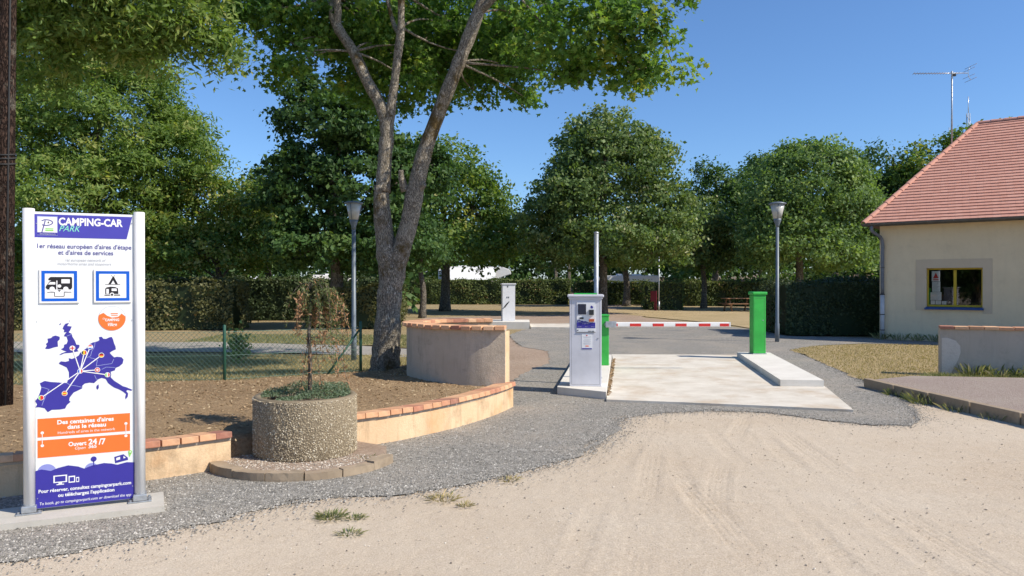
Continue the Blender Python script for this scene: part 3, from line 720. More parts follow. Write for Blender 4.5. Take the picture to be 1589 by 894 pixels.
# ================================================================== PLANTER
PC = (-1.88, 6.98)
pk = emp('planter_kerb', (PC[0], PC[1], 0), 0, 'weathered half round kerb of old stones around the planter foot', 'kerb')
mb = MB(); ang = [R(a) for a in range(178, 352, 6)]
mb.prism([(.76 * math.cos(a), .76 * math.sin(a)) for a in ang if a < R(352)] + [(.70, .22), (.3, .50), (-.3, .45), (-.80, .15)], -.02, .072); mb.build('earth_fill', 'dirt_red', pk)
qa = RNG.uniform(R(178), R(346), 1500); qr = .75 * np.sqrt(RNG.uniform(.3, 1, 1500)); stones('loose_stones', np.stack([qr * np.cos(qa), qr * np.sin(qa), np.full(1500, .074)], 1), RNG.uniform(.003, .012, 1500), 'sand_pebble', pk, 'stuff')
na = 8; a0, a1 = R(178), R(348)
for i in range(na):
    b0, b1 = a0 + (a1 - a0) * (i + .012) / na, a0 + (a1 - a0) * (i + .985) / na; m_ = 5
    ri, ro = .735, .845 + random.uniform(-.008, .008)
    poly = [(ro * math.cos(b0 + (b1 - b0) * k / m_), ro * math.sin(b0 + (b1 - b0) * k / m_)) for k in range(m_ + 1)] + [(ri * math.cos(b1 - (b1 - b0) * k / m_), ri * math.sin(b1 - (b1 - b0) * k / m_)) for k in range(m_ + 1)]
    mb = MB(); mb.prism(poly, -.03, .078 + random.uniform(-.014, .008)); bmesh.ops.bevel(mb.bm, geom=[e for e in mb.bm.edges if e.calc_face_angle(0) > .6 and min(v.co.z for v in e.verts) > .05], offset=.028, segments=2, affect='EDGES')
    bmesh.ops.subdivide_edges(mb.bm, edges=mb.bm.edges, cuts=1)
    for v_ in mb.bm.verts: v_.co += Vector((random.gauss(0, .0018), random.gauss(0, .0018), random.gauss(0, .0018)))
    mb.build('kerb_stone', 'kerb_stone', pk)
pl = emp('planter', (PC[0], PC[1], .068), 0, 'round exposed aggregate concrete planter with a drooping sapling', 'planter')
rp = .455; hp = .525
mb = MB(); mb.lathe([(rp - .01, 0), (rp, .015), (rp, hp - .02), (rp - .012, hp), (rp - .05, hp), (rp - .062, hp - .012), (rp - .065, hp - .12)], 64); mb.build('tub', 'aggregate', pl)
n = 13000; a = RNG.uniform(0, 2 * math.pi, n); z = RNG.uniform(.01, hp - .012, n); P = np.stack([np.cos(a) * rp, np.sin(a) * rp, z], 1)
stones('pebble_facing', P, RNG.uniform(.0035, .0082, n), 'aggregate', pl, 'stuff', 1.1)
mb = MB(); mb.lathe([(.0, hp - .05), (.2, hp - .045), (rp - .06, hp - .065)][::-1], 32); mb.build('earth', 'dirt_red', pl)
cov = emp('ground_cover', (PC[0], PC[1], .085 + hp - .06), 0, 'grey green succulent ground cover filling the planter top', 'plant')
n = 9000; a = RNG.uniform(0, 2 * math.pi, n); r = rp * .88 * np.sqrt(RNG.uniform(0, 1, n)); P = np.stack([r * np.cos(a), r * np.sin(a), np.zeros(n)], 1)
hgt = np.clip(.10 * np.clip(.5 + P[:, 0] * .8 + P[:, 1] * 1.6 + .35 * np.sin(P[:, 0] * 11) * np.sin(P[:, 1] * 9 + 1), 0, 1), 0, .12)
P[:, 2] = .01 + hgt * RNG.uniform(.5, 1.1, n); keep = (hgt > .022); P = P[keep]; hgt = hgt[keep]
N = RNG.normal(0, .8, P.shape); N[:, 2] += .6
link_mesh('foliage', leaves('foliage', P, N, RNG.uniform(.011, .027, len(P)), np.clip(RNG.normal(.5, .25, len(P)), 0, 1), SLIM * 1.2), 'leaf_cover', cov)
# drooping sapling
ws = emp('weeping_sapling', (PC[0] + .03, PC[1] + .02, .56), 0, 'half dried weeping sapling with reddish hanging twigs in the planter', 'tree')
mb = MB(); mb.tube(catmull([(0, 0, -.05), (.008, 0, .3), (-.006, .01, .6), (.02, 0, .86), (.03, 0, .98)], 4), [.019] * 6 + [.016] * 6 + [.010] * 5, 7)
LP_, LN, LT = [], [], []
for i in range(46):
    an = random.choice((random.uniform(0, 2 * math.pi), random.gauss(-.3, .8))); rr = random.uniform(.07, .25) * (1.15 if math.cos(an) > 0 else .95); drop = random.uniform(.16, .46) * (1.7 if (math.cos(an) > .3 and random.random() < .35) else 1.)
    z0 = random.uniform(.90, 1.0); top = z0 + random.uniform(.02, .10); st = (.025, 0, z0)
    tw = random.gauss(0, .05)
    pts = [st, (.025 + .4 * rr * math.cos(an), .4 * rr * math.sin(an), top), (.03 + .85 * rr * math.cos(an + tw), .85 * rr * math.sin(an + tw), top - .10), (.03 + 1.05 * rr * math.cos(an + tw), 1.05 * rr * math.sin(an + tw), top - .5 * drop), (.03 + rr * 1.12 * math.cos(an + 2 * tw), rr * 1.12 * math.sin(an + 2 * tw), top - drop)]
    cp = catmull(pts, 4); mb.tube(cp, [.0045 - .0032 * k / (len(cp) - 1) for k in range(len(cp))], 4)
    dry = random.random() < .62
    for p in cp[4:]:
        for _ in range(6):
            LP_.append(np.array(p) + np.array([random.gauss(0, .014), random.gauss(0, .014), random.gauss(0, .02)])); LN.append((random.gauss(0, 1), random.gauss(0, 1), random.gauss(0, .4)))
            LT.append(min(1, max(0, random.gauss(.82, .12) if (dry and p[2] < top - random.uniform(.1, .6) * drop) else random.gauss(.35, .15))))
for side in range(70):    # dry leaves on the lower stem and side shoots
    z = random.uniform(.0, .42); LP_.append(np.array((random.gauss(0, .03), random.gauss(0, .03), z))); LN.append((random.gauss(0, 1), random.gauss(0, 1), .2)); LT.append(random.uniform(.7, 1))
for dx, dz, ex, ez in ((.22, .52, .36, .12), (.12, .5, .27, .2), (-.02, .5, -.07, .1), (.05, .45, .12, .08)):
    cp = catmull([(0, 0, .55), (dx, .02, dz), (ex, -.02, ez)], 6); mb.tube(cp, .003, 4)
    for p in cp[3:]:
        for _ in range(5): LP_.append(np.array(p) + np.random.normal(0, .016, 3)); LN.append((random.gauss(0, 1), random.gauss(0, 1), .3)); LT.append(random.uniform(.6, 1))
mb.build('stem', 'bark_dark', ws)
link_mesh('leaves', leaves('leaves', np.array(LP_), np.array(LN), RNG.uniform(.018, .042, len(LP_)), np.array(LT), SLIM * 1.25), 'leaf_weep', ws)

# ================================================================== INFORMATION SIGN
sg = emp('information_sign', (-2.955, 5.315, 0), R(25.4), 'tall white and blue camper park sign on two white posts', 'sign')
mb = MB(); mb.prism([(-1.0, -.21), (.49, -.21), (.49, .19), (-1.0, .19)], -.03, .05)
po = tag(mb.build('sign_plinth', 'concrete_plinth', None, loc=(-2.955, 5.315, 0), rot=(0, 0, R(25.4))), 'flat concrete footing slab under the camper park sign', 'footing')
for sx in (-1, 1):
    m2 = MB(); n_ = 20; prof = [((.036) * math.cos(2 * math.pi * k / n_), .05 * math.sin(2 * math.pi * k / n_)) for k in range(n_)]
    m2.prism(prof, .065, 2.105)
    for f in m2.bm.faces:
        if abs(f.normal.z) < .5: f.smooth = True
    p_ = m2.build('post', 'white_paint', sg, loc=(sx * .335, 0, 0))
    m3 = MB(); m3.box((0, 0, .056), (.15, .12, .010), 0, .002).box((0, 0, .085), (.088, .115, .045), 0, .006); m3.build('foot_bracket', 'galvanised', p_)
    m4 = MB(); m4.lathe([(.009, .061), (.009, .073), (.004, .075)], 6, (0, 0, 0), False); m4 = m4.mesh('bolt')
    for bx_, by_ in ((-.06, -.045), (.06, -.045), (.06, .045), (-.06, .045)): link_mesh('bolt', m4, 'galvanised', p_, (bx_, by_, 0))
PW, PT, PB = .600, 2.085, .075
mb = MB(); mb.box((0, 0, (PT + PB) / 2), (PW, .030, PT - PB), 0, .003); mb.build('panel', 'panel_white', sg)
FY = -.0155
def P2(u, v, k=1): return (-PW / 2 + PW * u, FY - .0008 * k, PT - (PT - PB) * v)
def uvp(x, y):
    u = (x - 55.) / 157.; return u, (y - (329 + 6 * u)) / (467 - 20 * u)
def pr(name, polys, mat, k=1, parent=sg, join=False):
    """flat print: list of (u,v) polygons"""
    if not join:
        for p_ in polys: o_ = pr(name, [p_], mat, k, parent, True)
        return o_
    mb = MB()
    for pl_ in polys:
        vs = [mb.bm.verts.new(P2(u, v, k)) for u, v in pl_]
        for tri in tessellate_polygon([[Vector((u, -v, 0)) for u, v in pl_]]):
            try: mb.bm.faces.new([vs[i] for i in tri])
            except ValueError: pass
    bmesh.ops.recalc_face_normals(mb.bm, faces=mb.bm.faces)
    for f in mb.bm.faces:
        if f.normal.y > 0: f.normal_flip()
    return mb.build(name, mat, parent)
AS = PW / (PT - PB)    # v units per u unit
def circ(u, v, r, n=24, a0=0, a1=2 * math.pi): return [(u + r * math.cos(a0 + (a1 - a0) * i / n), v + r * AS * math.sin(a0 + (a1 - a0) * i / n)) for i in range(n + (0 if abs(a1 - a0 - 2 * math.pi) < 1e-6 else 1))]
def rect(u0, v0, u1, v1): return [(u0, v0), (u1, v0), (u1, v1), (u0, v1)]
def seg(u0, v0, u1, v1, wd):
    dx, dy = (u1 - u0), (v1 - v0) / AS; L = math.hypot(dx, dy); nx_, ny_ = -dy / L * wd / 2, dx / L * wd / 2 * AS
    return [(u0 + nx_, v0 + ny_), (u1 + nx_, v1 + ny_), (u1 - nx_, v1 - ny_), (u0 - nx_, v0 - ny_)]
def make_text(body, bold=0., shear=0.):
    cu = bpy.data.curves.new('lettering', 'FONT'); cu.body = body; cu.size = 1.; cu.offset = bold; cu.shear = shear; cu.resolution_u = 3
    o = bpy.data.objects.new('lettering', cu); COL.objects.link(o); bpy.context.view_layer.update()
    me = bpy.data.meshes.new_from_object(o.evaluated_get(bpy.context.evaluated_depsgraph_get())); bpy.data.objects.remove(o); bpy.data.curves.remove(cu)
    return me
def text(body, u0, u1, vb, vc, mat, bold=0., shear=0., k=2, slope=0., parent=sg, place=None):
    """letters from u0 to u1, baseline vb, capital top vc"""
    me = make_text(body, bold, shear); n = len(me.vertices); co = np.empty(n * 3, np.float32); me.vertices.foreach_get('co', co); co = co.reshape(-1, 3)
    x0, x1 = co[:, 0].min(), co[:, 0].max(); t = (co[:, 0] - x0) / (x1 - x0); u = u0 + (u1 - u0) * t; v = vb - (vb - vc) * co[:, 1] / .70 + slope * t
    pf = place or P2
    out = np.array([pf(a, b, k) for a, b in zip(u, v)], np.float32); me.vertices.foreach_set('co', out.ravel()); me.materials.clear(); me.update()
    return link_mesh('lettering', me, mat, parent)
pr('header_band', [[(.0, .008), (.985, .008), (.925, .086), (.0, .086)]], 'print_header')
pr('logo_square', [rect(.025, .014, .225, .079)], 'print_border', 2); pr('logo_square', [rect(.030, .017, .220, .069)], 'print_white', 3)
pr('logo_square', [rect(.026, .0695, .224, .0775)], 'print_blue', 3)
pts = catmull([(.07, .031), (.10, .0265), (.15, .028), (.178, .0355), (.15, .0435), (.105, .0455), (.072, .0435)], 4)
pl_ = [seg(a[0], a[1], b[0], b[1], .011) for a, b in zip(pts, pts[1:])] + [seg(.105, .029, .072, .069, .011)]
pr('logo_letter', pl_, 'print_text_blue', 4, sg, True); pr('logo_label', [rect(.105, .055, .185, .058), rect(.105, .060, .185, .0645)], 'print_green', 4)
pr('logo_roof', [[(.125, .038), (.135, .031), (.145, .038)]], 'print_black', 4)
text('www.campingcarpark.com', .05, .205, .0755, .0722, 'print_white', .0, 0, 5)
text('CAMPING-CAR', .235, .885, .0425, .018, 'print_white', .035)
text('PARK', .24, .455, .064, .044, 'print_mint', -.004, .35)
text("1er réseau européen d'aires d'étape", .025, .975, .122, .107, 'print_text_blue', .012)
text("et d'aires de services", .23, .785, .143, .128, 'print_text_blue', .012)
text('1st european network of', .30, .71, .166, .156, 'print_grey', .0, .25)
text('motorhome aires and stopovers', .22, .765, .179, .169, 'print_grey', .0, .25)
def picto(u0, v0, u1, v1):
    mb = MB(); a = P2(u0, v0); b = P2(u1, v1); mb.box(((a[0] + b[0]) / 2, FY - .006, (a[2] + b[2]) / 2), (b[0] - a[0], .012, a[2] - b[2]), 0, .004)
    o = mb.build('pictogram_plate', 'white_paint', sg); wu, wv = u1 - u0, v1 - v0
    pr('blue_frame', [rect(u0 + wu * .055, v0 + wv * .055, u1 - wu * .055, v1 - wv * .055)], 'print_road_blue', 16, o)
    pr('frame_field', [rect(u0 + wu * .14, v0 + wv * .14, u1 - wu * .14, v1 - wv * .14)], 'print_white', 17, o)
    return o, lambda x, y: (u0 + wu * x, v0 + wv * y)
o, q_ = picto(.045, .192, .440, .308)
pr('camper_symbol', [[q_(*p) for p in [(.24, .27), (.28, .235), (.80, .235), (.82, .27), (.82, .55), (.79, .60), (.20, .60), (.16, .55), (.17, .50), (.25, .37), (.30, .335), (.24, .335), (.22, .31)]]], 'print_black', 18, o)
pr('symbol_cutouts', [[q_(*p) for p in [(.55, .30), (.76, .30), (.76, .42), (.55, .42)]], [q_(*p) for p in [(.27, .385), (.40, .385), (.40, .455), (.21, .455)]]] + [circ(*q_(.32, .585), .026), circ(*q_(.66, .585), .026), circ(*q_(.50, .50), .018)] + [[q_(*p) for p in [(.425, .34), (.45, .34), (.45, .62), (.425, .62)]]], 'print_white', 19, o)
pr('symbol_drain', [seg(*q_(.20, .68), *q_(.38, .68), .006), seg(*q_(.62, .68), *q_(.80, .68), .006), seg(*q_(.38, .68), *q_(.38, .80), .006), seg(*q_(.62, .68), *q_(.62, .80), .006), seg(*q_(.38, .80), *q_(.62, .80), .006), [q_(.46, .62), q_(.54, .62), q_(.50, .67)]], 'print_black', 19, o, True)['kind'] = 'stuff'
o, q_ = picto(.585, .192, .975, .308)
pr('tent_symbol', [[q_(*p) for p in [(.38, .45), (.50, .22), (.53, .22), (.64, .45), (.57, .45), (.51, .33), (.45, .45)]], seg(*q_(.30, .455), *q_(.70, .455), .006), seg(*q_(.46, .18), *q_(.52, .26), .005), seg(*q_(.56, .18), *q_(.50, .26), .005)], 'print_black', 18, o)
pr('caravan_symbol', [[q_(*p) for p in [(.30, .58), (.34, .54), (.44, .52), (.56, .53), (.64, .57), (.65, .74), (.30, .74)]], [q_(*p) for p in [(.28, .76), (.70, .76), (.70, .79), (.28, .79)]]], 'print_black', 18, o)
pr('symbol_cutouts', [[q_(*p) for p in [(.33, .59), (.395, .59), (.395, .73), (.33, .73)]], [q_(*p) for p in [(.47, .575), (.60, .575), (.61, .65), (.47, .65)]], circ(*q_(.48, .755), .022)], 'print_white', 19, o)
pr('symbol_wheel', [circ(*q_(.48, .76), .013)], 'print_black', 20, o)
# round badge
bu, bv = uvp(176, 497.5); br = .143
pr('badge', [circ(bu, bv, br, 36)], 'print_grey', 1); pr('badge', [circ(bu, bv, br - .004, 36)], 'panel_white', 2)
bd = [(bu - br * .93, bv - .10 * AS * br * 3), (bu - br * .62, bv - br * AS * .46), (bu - br * .35, bv - br * AS * .22), (bu, bv - br * AS * .06), (bu + br * .45, bv - br * AS * .12), (bu + br * .7, bv - br * AS * .38), (bu + br * .88, bv - br * AS * .22)]
pr('badge_colour', [bd + circ(bu, bv, br * .985, 24, R(-8), R(188))], 'print_orange', 3)
pr('badge_awning', [rect(bu - br * .1, bv - br * AS * .42, bu + br * .42, bv - br * AS * .34), rect(bu - br * .06, bv - br * AS * .26, bu + br * .42, bv - br * AS * .2)], 'print_orange', 3)
text('CAMPING', bu - br * .5, bu + br * .52, bv + br * AS * .22, bv + br * AS * .02, 'print_white', .03, 0, 4)
text('Village', bu - br * .3, bu + br * .36, bv + br * AS * .62, bv + br * AS * .36, 'print_white', .02, .35, 4)
text('On', bu - br * .68, bu - br * .48, bv + br * AS * .08, bv - br * AS * .08, 'print_white', .0, .3, 4)
# map of western Europe
def mz(pts): return [uvp(50 + x / 5.588, 490 + y / 5.588) for x, y in pts]
EUR = [(232, 430), (250, 415), (290, 420), (320, 412), (318, 388), (345, 395), (372, 385), (405, 365), (420, 340), (450, 318), (478, 300), (500, 268), (530, 252), (552, 248), (578, 240), (590, 232), (585, 205), (610, 203), (625, 220), (650, 222), (680, 208), (700, 205), (712, 225), (722, 262), (735, 290), (738, 315), (700, 332), (682, 345), (700, 365), (722, 385), (750, 380), (790, 385), (808, 405), (800, 440), (770, 465), (735, 478), (728, 500), (690, 512), (695, 535), (690, 560), (720, 590), (760, 615), (800, 640), (835, 650), (888, 672), (880, 682), (845, 674), (832, 684), (850, 705), (845, 735), (825, 757), (822, 735), (830, 710), (805, 690), (770, 670), (720, 650), (690, 630), (665, 610), (645, 575), (610, 565), (580, 575), (540, 610), (500, 605), (460, 612), (437, 630), (435, 655), (400, 672), (360, 690), (325, 735), (320, 760), (332, 772), (300, 800), (285, 830), (240, 838), (170, 840), (135, 860), (108, 825), (60, 815), (30, 818), (45, 790), (28, 760), (50, 735), (72, 680), (82, 640), (68, 605), (110, 585), (160, 595), (230, 600), (265, 605), (300, 605), (320, 560), (318, 510), (300, 470), (262, 450), (238, 440)]
UKP = [(232, 360), (255, 345), (280, 335), (300, 330), (270, 320), (250, 308), (275, 295), (278, 270), (300, 262), (310, 235), (300, 200), (275, 195), (285, 175), (300, 160), (275, 160), (280, 140), (265, 130), (275, 105), (290, 85), (322, 78), (305, 105), (345, 110), (330, 145), (318, 160), (345, 175), (350, 200), (372, 235), (385, 270), (412, 272), (410, 295), (392, 315), (405, 328), (370, 335), (330, 342), (280, 345), (250, 358)]
IRL = [(115, 300), (130, 275), (120, 262), (140, 245), (135, 215), (165, 210), (180, 195), (205, 188), (240, 200), (240, 222), (222, 240), (225, 285), (190, 292), (150, 305), (120, 305)]
pr('map', [mz(EUR), mz(UKP), mz(IRL), mz([(562, 635), (580, 620), (583, 650), (572, 670), (560, 655)]), mz([(236, 90), (250, 80), (252, 88), (240, 98)]), mz([(318, 62), (328, 58), (328, 66)])], 'print_blue', 1)
BORD = [[(300, 605), (330, 625), (380, 632), (435, 645)], [(82, 640), (120, 650), (148, 662), (130, 690), (100, 760), (85, 800)], [(480, 385), (510, 370), (520, 330), (545, 290), (550, 250)], [(560, 460), (570, 410), (540, 395), (500, 385)], [(560, 460), (620, 450), (700, 440), (720, 400)], [(545, 540), (560, 575), (580, 578)], [(610, 490), (650, 470), (730, 475)], [(300, 195), (345, 178)]]
pr('map_borders', [seg(*a, *b, .005) for L in BORD for a, b in zip(mz(L), mz(L)[1:])], 'print_border', 2, sg, True)['kind'] = 'stuff'
FLAG = {(350, 300): 'uk', (453, 340): 'v_print_black_print_yellow_print_red', (507, 292): 'h_print_red_print_white_print_road_blue', (607, 365): 'h_print_black_print_red_print_yellow', (570, 494): 'ch', (661, 538): 'v_print_green_print_white_print_red', (418, 503): 'v_print_road_blue_print_white_print_red', (281, 697): 'h_print_red_print_yellow_print_red', (80, 732): 'v_print_green_print_red_print_red'}
fr_ = mz([(418, 503)])[0]
pr('map_lines', [seg(*fr_, *mz([p])[0], .010) for p in FLAG if p != (418, 503)], 'print_white', 3, sg, True)
for p, kd in FLAG.items():
    u, v = mz([p])[0]; rb = .029; pr('flag', [circ(u, v, rb)], 'print_white', 4); r_ = rb * .82
    if kd in ('uk', 'ch'):
        pr('flag', [circ(u, v, r_)], 'print_white' if kd == 'uk' else 'print_red', 5); c2 = 'print_red' if kd == 'uk' else 'print_white'; q = r_ * (.95 if kd == 'uk' else .6)
        pr('flag', [rect(u - q, v - r_ * AS * .22, u + q, v + r_ * AS * .22), rect(u - r_ * .22, v - q * AS, u + r_ * .22, v + q * AS)], c2, 6)
    else:
        cs = kd[2:].split('_print_'); cs = [c if c.startswith('print') else 'print_' + c for c in cs]
        for j in range(3):
            lo, hi = -1 + 2 * j / 3, -1 + 2 * (j + 1) / 3; ss = np.linspace(lo, hi, 7); w_ = np.sqrt(np.clip(1 - ss ** 2, 0, 1))
            ring = [(s_, c_) for s_, c_ in zip(ss, w_)] + [(s_, -c_) for s_, c_ in zip(ss[::-1], w_[::-1])]
            ring = [p_ for i_, p_ in enumerate(ring) if i_ == 0 or abs(p_[0] - ring[i_ - 1][0]) + abs(p_[1] - ring[i_ - 1][1]) > 1e-6]
            pr('flag', [[(u + r_ * (a if kd[0] == 'v' else b), v + r_ * AS * (b if kd[0] == 'v' else a)) for a, b in ring]], cs[j], 5)
pr('orange_band', [rect(.022, .697, .955, .760)], 'print_orange'); pr('orange_band', [rect(.022, .770, .955, .829)], 'print_orange')
text("Des centaines d'aires", .215, .785, .7195, .7055, 'print_white', .03); text('dans le réseau', .315, .705, .7375, .7235, 'print_white', .03)
text('Hundreds of aires in the network', .22, .80, .753, .744, 'print_white', .0)
text('Ouvert', .325, .505, .797, .783, 'print_white', .03); text('24', .525, .612, .796, .778, 'print_white', .03); text('365', .525, .608, .809, .799, 'print_white', .03); text('/7', .628, .70, .799, .779, 'print_white', .03); text('Open', .39, .495, .810, .8005, 'print_white', .0, .25)
pr('link_marks', [circ(.068, .745, .016), circ(.068, .788, .016), circ(.912, .733, .016), circ(.912, .776, .016), seg(.068, .745, .068, .788, .006), seg(.912, .733, .912, .776, .006)], 'print_white', 2)
pr('pale_hills', [circ(.11, .880, .095), circ(.555, .882, .07)], 'print_hill', 1)
top = [(0, .872), (.06, .868), (.15, .876), (.22, .868), (.32, .862), (.42, .869), (.48, .878), (.56, .870), (.68, .865), (.76, .869), (.82, .875), (.92, .869), (1., .872)]
pr('blue_hills', [top + [(1., .9985), (0, .9985)]], 'print_blue', 2)
pr('tree_mark', [circ(.578, .848, .030), seg(.578, .85, .578, .875, .010)], 'print_blue', 2)
pr('camper_mark', [[(.79, .847), (.885, .840), (.93, .853), (.935, .861), (.80, .869)]], 'print_blue', 2); pr('camper_mark', [[(.81, .851), (.85, .848), (.85, .857), (.81, .860)], [(.885, .846), (.91, .853), (.885, .855)]], 'print_white', 3)
pr('pin_mark', [circ(.955, .834, .020), [(.937, .838), (.972, .838), (.948, .853)]], 'print_green', 2); pr('pin_mark', [circ(.957, .834, .008)], 'print_white', 3)
pr('devices', [rect(.175, .893, .31, .918), rect(.225, .918, .26, .924), rect(.205, .923, .28, .926), rect(.325, .899, .39, .922), rect(.40, .905, .43, .922)], 'print_white', 3)
pr('devices', [rect(.19, .8965, .295, .9145), rect(.335, .903, .38, .918), rect(.407, .908, .423, .919)], 'print_blue', 4)
text('Pour réserver, consultez campingcarpark.com', .03, .965, .9475, .936, 'print_white', .025, 0, 3)
text("ou téléchargez l'application", .22, .79, .9665, .955, 'print_white', .025, 0, 3)
text('To book, go to campingcarpark.com or download the app', .04, .965, .9885, .979, 'print_white', .0, .2, 3)
for u, v in ((.02, .37), (.98, .37), (.02, .965), (.98, .955), (.98, .03), (.02, .04)):
    c = P2(u, v, 3); mb = MB(); mb.tube([c, (c[0], c[1] - .002, c[2])], .0035, 8); mb.build('rivet', 'galvanised', sg)

# ================================================================== PAYMENT TERMINALS AND BARRIER
def terminal(loc, rot, sx, sy, h, mat, label):
    t = emp('payment_terminal', loc, rot, label, 'terminal', 'payment terminals')
    mb = MB(); mb.box((0, 0, h / 2 - .02), (sx, sy, h - .04), 0, .006); mb.build('cabinet', mat, t)
    mb = MB(); mb.box((0, 0, h - .018), (sx + .07, sy + .07, .042), 0, .016); mb.box((0, 0, h - .052), (sx + .03, sy + .03, .026), 0, .004); mb.build('cap', mat, t)
    return t
T1 = terminal((1.075, 11.22, .115), R(-5), .50, .34, 1.375, 'cabinet_grey', 'grey payment terminal with a printed instruction panel beside the barrier')
T1.scale = (.92, 1, .962)
def onT(x0, x1, z0, z1, y, mat, name, parent, dep=.004):
    mb = MB(); mb.box(((x0 + x1) / 2, -.17 - y - dep / 2, (z0 + z1) / 2), (x1 - x0, dep, z1 - z0)); return mb.build(name, mat, parent)
fp = onT(-.137, .152, .815, 1.265, .0, 'print_white', 'instruction_panel', T1, .008)
onT(-.14, .155, .812, .818, .008, 'hood_dark', 'panel_edge', fp); onT(-.137, .152, .875, .96, .008, 'print_blue', 'panel_band', fp, .002)
onT(-.118, .008, 1.08, 1.235, .008, 'screen_dark', 'screen', fp, .006); onT(.055, .128, 1.075, 1.15, .008, 'hood_dark', 'card_reader', fp, .045)
onT(-.09, -.03, 1.012, 1.036, .008, 'hood_dark', 'ticket_slot', fp, .012); onT(.055, .135, .972, 1.012, .008, 'coin_orange', 'coin_slot', fp, .016)
onT(.04, .085, .826, .834, .008, 'hood_dark', 'panel_mark', fp, .002); onT(.095, .135, .826, .834, .008, 'hood_dark', 'panel_mark', fp, .002); onT(-.128, -.112, .835, .85, .008, 'hood_dark', 'panel_mark', fp, .002)
mb = MB(); 
for p in [[(.075, 1.195), (.09, 1.215), (.105, 1.205), (.12, 1.19), (.11, 1.17), (.085, 1.172)], [(-.13, .962), (-.13, .99), (-.09, 1.0), (-.075, .985), (-.05, .985), (-.03, .975), (.0, .98), (.03, .968), (.05, .962)]]:
    mb.poly([(x, -.1795, z) for x, z in p])
mb.build('map_print', 'print_blue', fp)
mb = MB(); mb.poly([(x, -.1797, z) for x, z in [(-.12, .965), (-.115, .982), (-.085, .987), (-.07, .97)]]); mb.build('camper_print', 'print_grey', fp)
def tpl(u, v, k=1): return (u, -.1805 - .0004 * k, v)
for s_, a, b, z, h in (('Bienvenue', -.118, -.02, 1.248, .008), ('ENTREE - SORTIE', -.05, .06, .938, .009), ('Réservation', -.12, -.06, .892, .008), ('Accès', -.01, .03, .892, .008), ('Paiement', .085, .14, .892, .008), ('www.campingcarpark.com', -.10, .0, .838, .007), ('01 83 64 69 21', .02, .13, .842, .007)):
    text(s_, a, b, z, z + h, 'print_white' if .88 < z < .95 else 'print_grey', .0, 0, 2, 0., fp, tpl)
fl = onT(-.060, .105, .560, .79, .0, 'print_white', 'notice_sheet', T1, .003); onT(-.055, .10, .560, .575, .003, 'print_blue', 'notice_band', fl, .002); onT(-.0, .05, .600, .613, .003, 'print_orange', 'notice_mark', fl, .002); onT(.01, .03, .757, .772, .003, 'print_red', 'notice_mark', fl, .002)
for i, z in enumerate((.742, .730, .705, .685, .673, .655, .643, .63)): onT(-.04 + .01 * (i % 3), .085 - .012 * (i % 2), z, z + .003, .003, 'print_grey', 'notice_line', fl, .001)
mb = MB(); mb.box((.0, 0, 1.385), (.36, .26, .02), 0, .004); mb.build('top_plate', 'green_paint', T1)
for x0, x1, z0, z1 in ((-.222, -.219, .03, 1.29), (.219, .222, .03, 1.29), (-.219, .219, .028, .031)): onT(x0, x1, z0, z1, -.0005, 'zinc_dark', 'door_seam', T1, .001)
mb = MB(); mb.tube([(.195, -.169, .72), (.195, -.176, .72)], .012, 12); mb.build('lock', 'galvanised', T1)

T2 = terminal((-.14, 27.95, .24), R(8), .46, .36, 1.36, 'cabinet_white', 'small white terminal with dark marks farther up the drive')
def onT2(x0, x1, z0, z1, name, mat='hood_dark', side=0):
    mb = MB()
    if side == 0: mb.box(((x0 + x1) / 2, -.184, (z0 + z1) / 2), (x1 - x0, .008, z1 - z0))
    else: mb.box((.234, (x0 + x1) / 2, (z0 + z1) / 2), (.008, x1 - x0, z1 - z0))
    return mb.build(name, mat, T2)
onT2(-.06, -.02, 1.22, 1.28, 'lock', 'zinc_dark')
for a, b in ((-.13, .55), (-.07, .60)):
    mb = MB(); mb.box((a, -.184, b), (.03, .008, .27), 0, 0, None, 0, R(38)); mb.build('diagonal_slot', 'hood_dark', T2)
onT2(-.08, -.05, .83, .88, 'slot'); onT2(-.02, .01, .83, .88, 'slot')
for z in (1.18, .95, .80): onT2(-.14, -.02, z, z + .10, 'side_socket', 'hood_dark', 1)

cb = emp('barrier', (1.585, 14.02, .115), R(0), 'green motor box with its lowered red and white striped arm across the entrance', 'barrier')
mb = MB(); mb.box((0, 0, .45), (.34, .30, .90), 0, .012); mb.build('housing', 'green_paint', cb)
mb = MB(); mb.box((0, 0, .905), (.36, .32, .03), 0, .010); mb.build('lid', 'green_paint', cb)
mb = MB(); mb.tube([(.12, -.14, .745), (.12, -.20, .745)], .035, 12).box((.2, -.185, .745), (.2, .06, .11), 0, .01); mb.build('drive_shaft', 'galvanised', cb)
L = 2.16; mb = MB(); mb.box((L / 2, 0, 0), (L, .05, .085), 0, .018); ar = mb.build('arm', 'white_paint', cb, loc=(.18, -.185, .745))
for x0, x1 in ((.0, .14), (.36, .56), (.77, .97), (1.18, 1.38), (1.60, 1.81), (1.98, 2.145)):
    mb = MB(); mb.box(((x0 + x1) / 2, -.0265, -.008), (x1 - x0, .003, .052)); mb.build('red_stripe', 'red_paint', ar)
mb = MB(); mb.box((L + .008, 0, 0), (.016, .052, .086), 0, .006); mb.build('end_cap', 'white_paint', ar)
gp = emp('receiver_post', (5.10, 15.92, .14), R(4), 'tall bright green receiver post on the right pedestal', 'post')
mb = MB(); mb.box((0, 0, .61), (.265, .22, 1.22), 0, .012); mb.build('housing', 'green_paint', gp)
mb = MB(); mb.box((0, 0, 1.255), (.315, .27, .065), 0, .022); mb.build('cap', 'green_paint', gp)
mb = MB(); mb.box((0, 0, .01), (.29, .25, .016)); mb.build('base_plate', 'galvanised', gp)
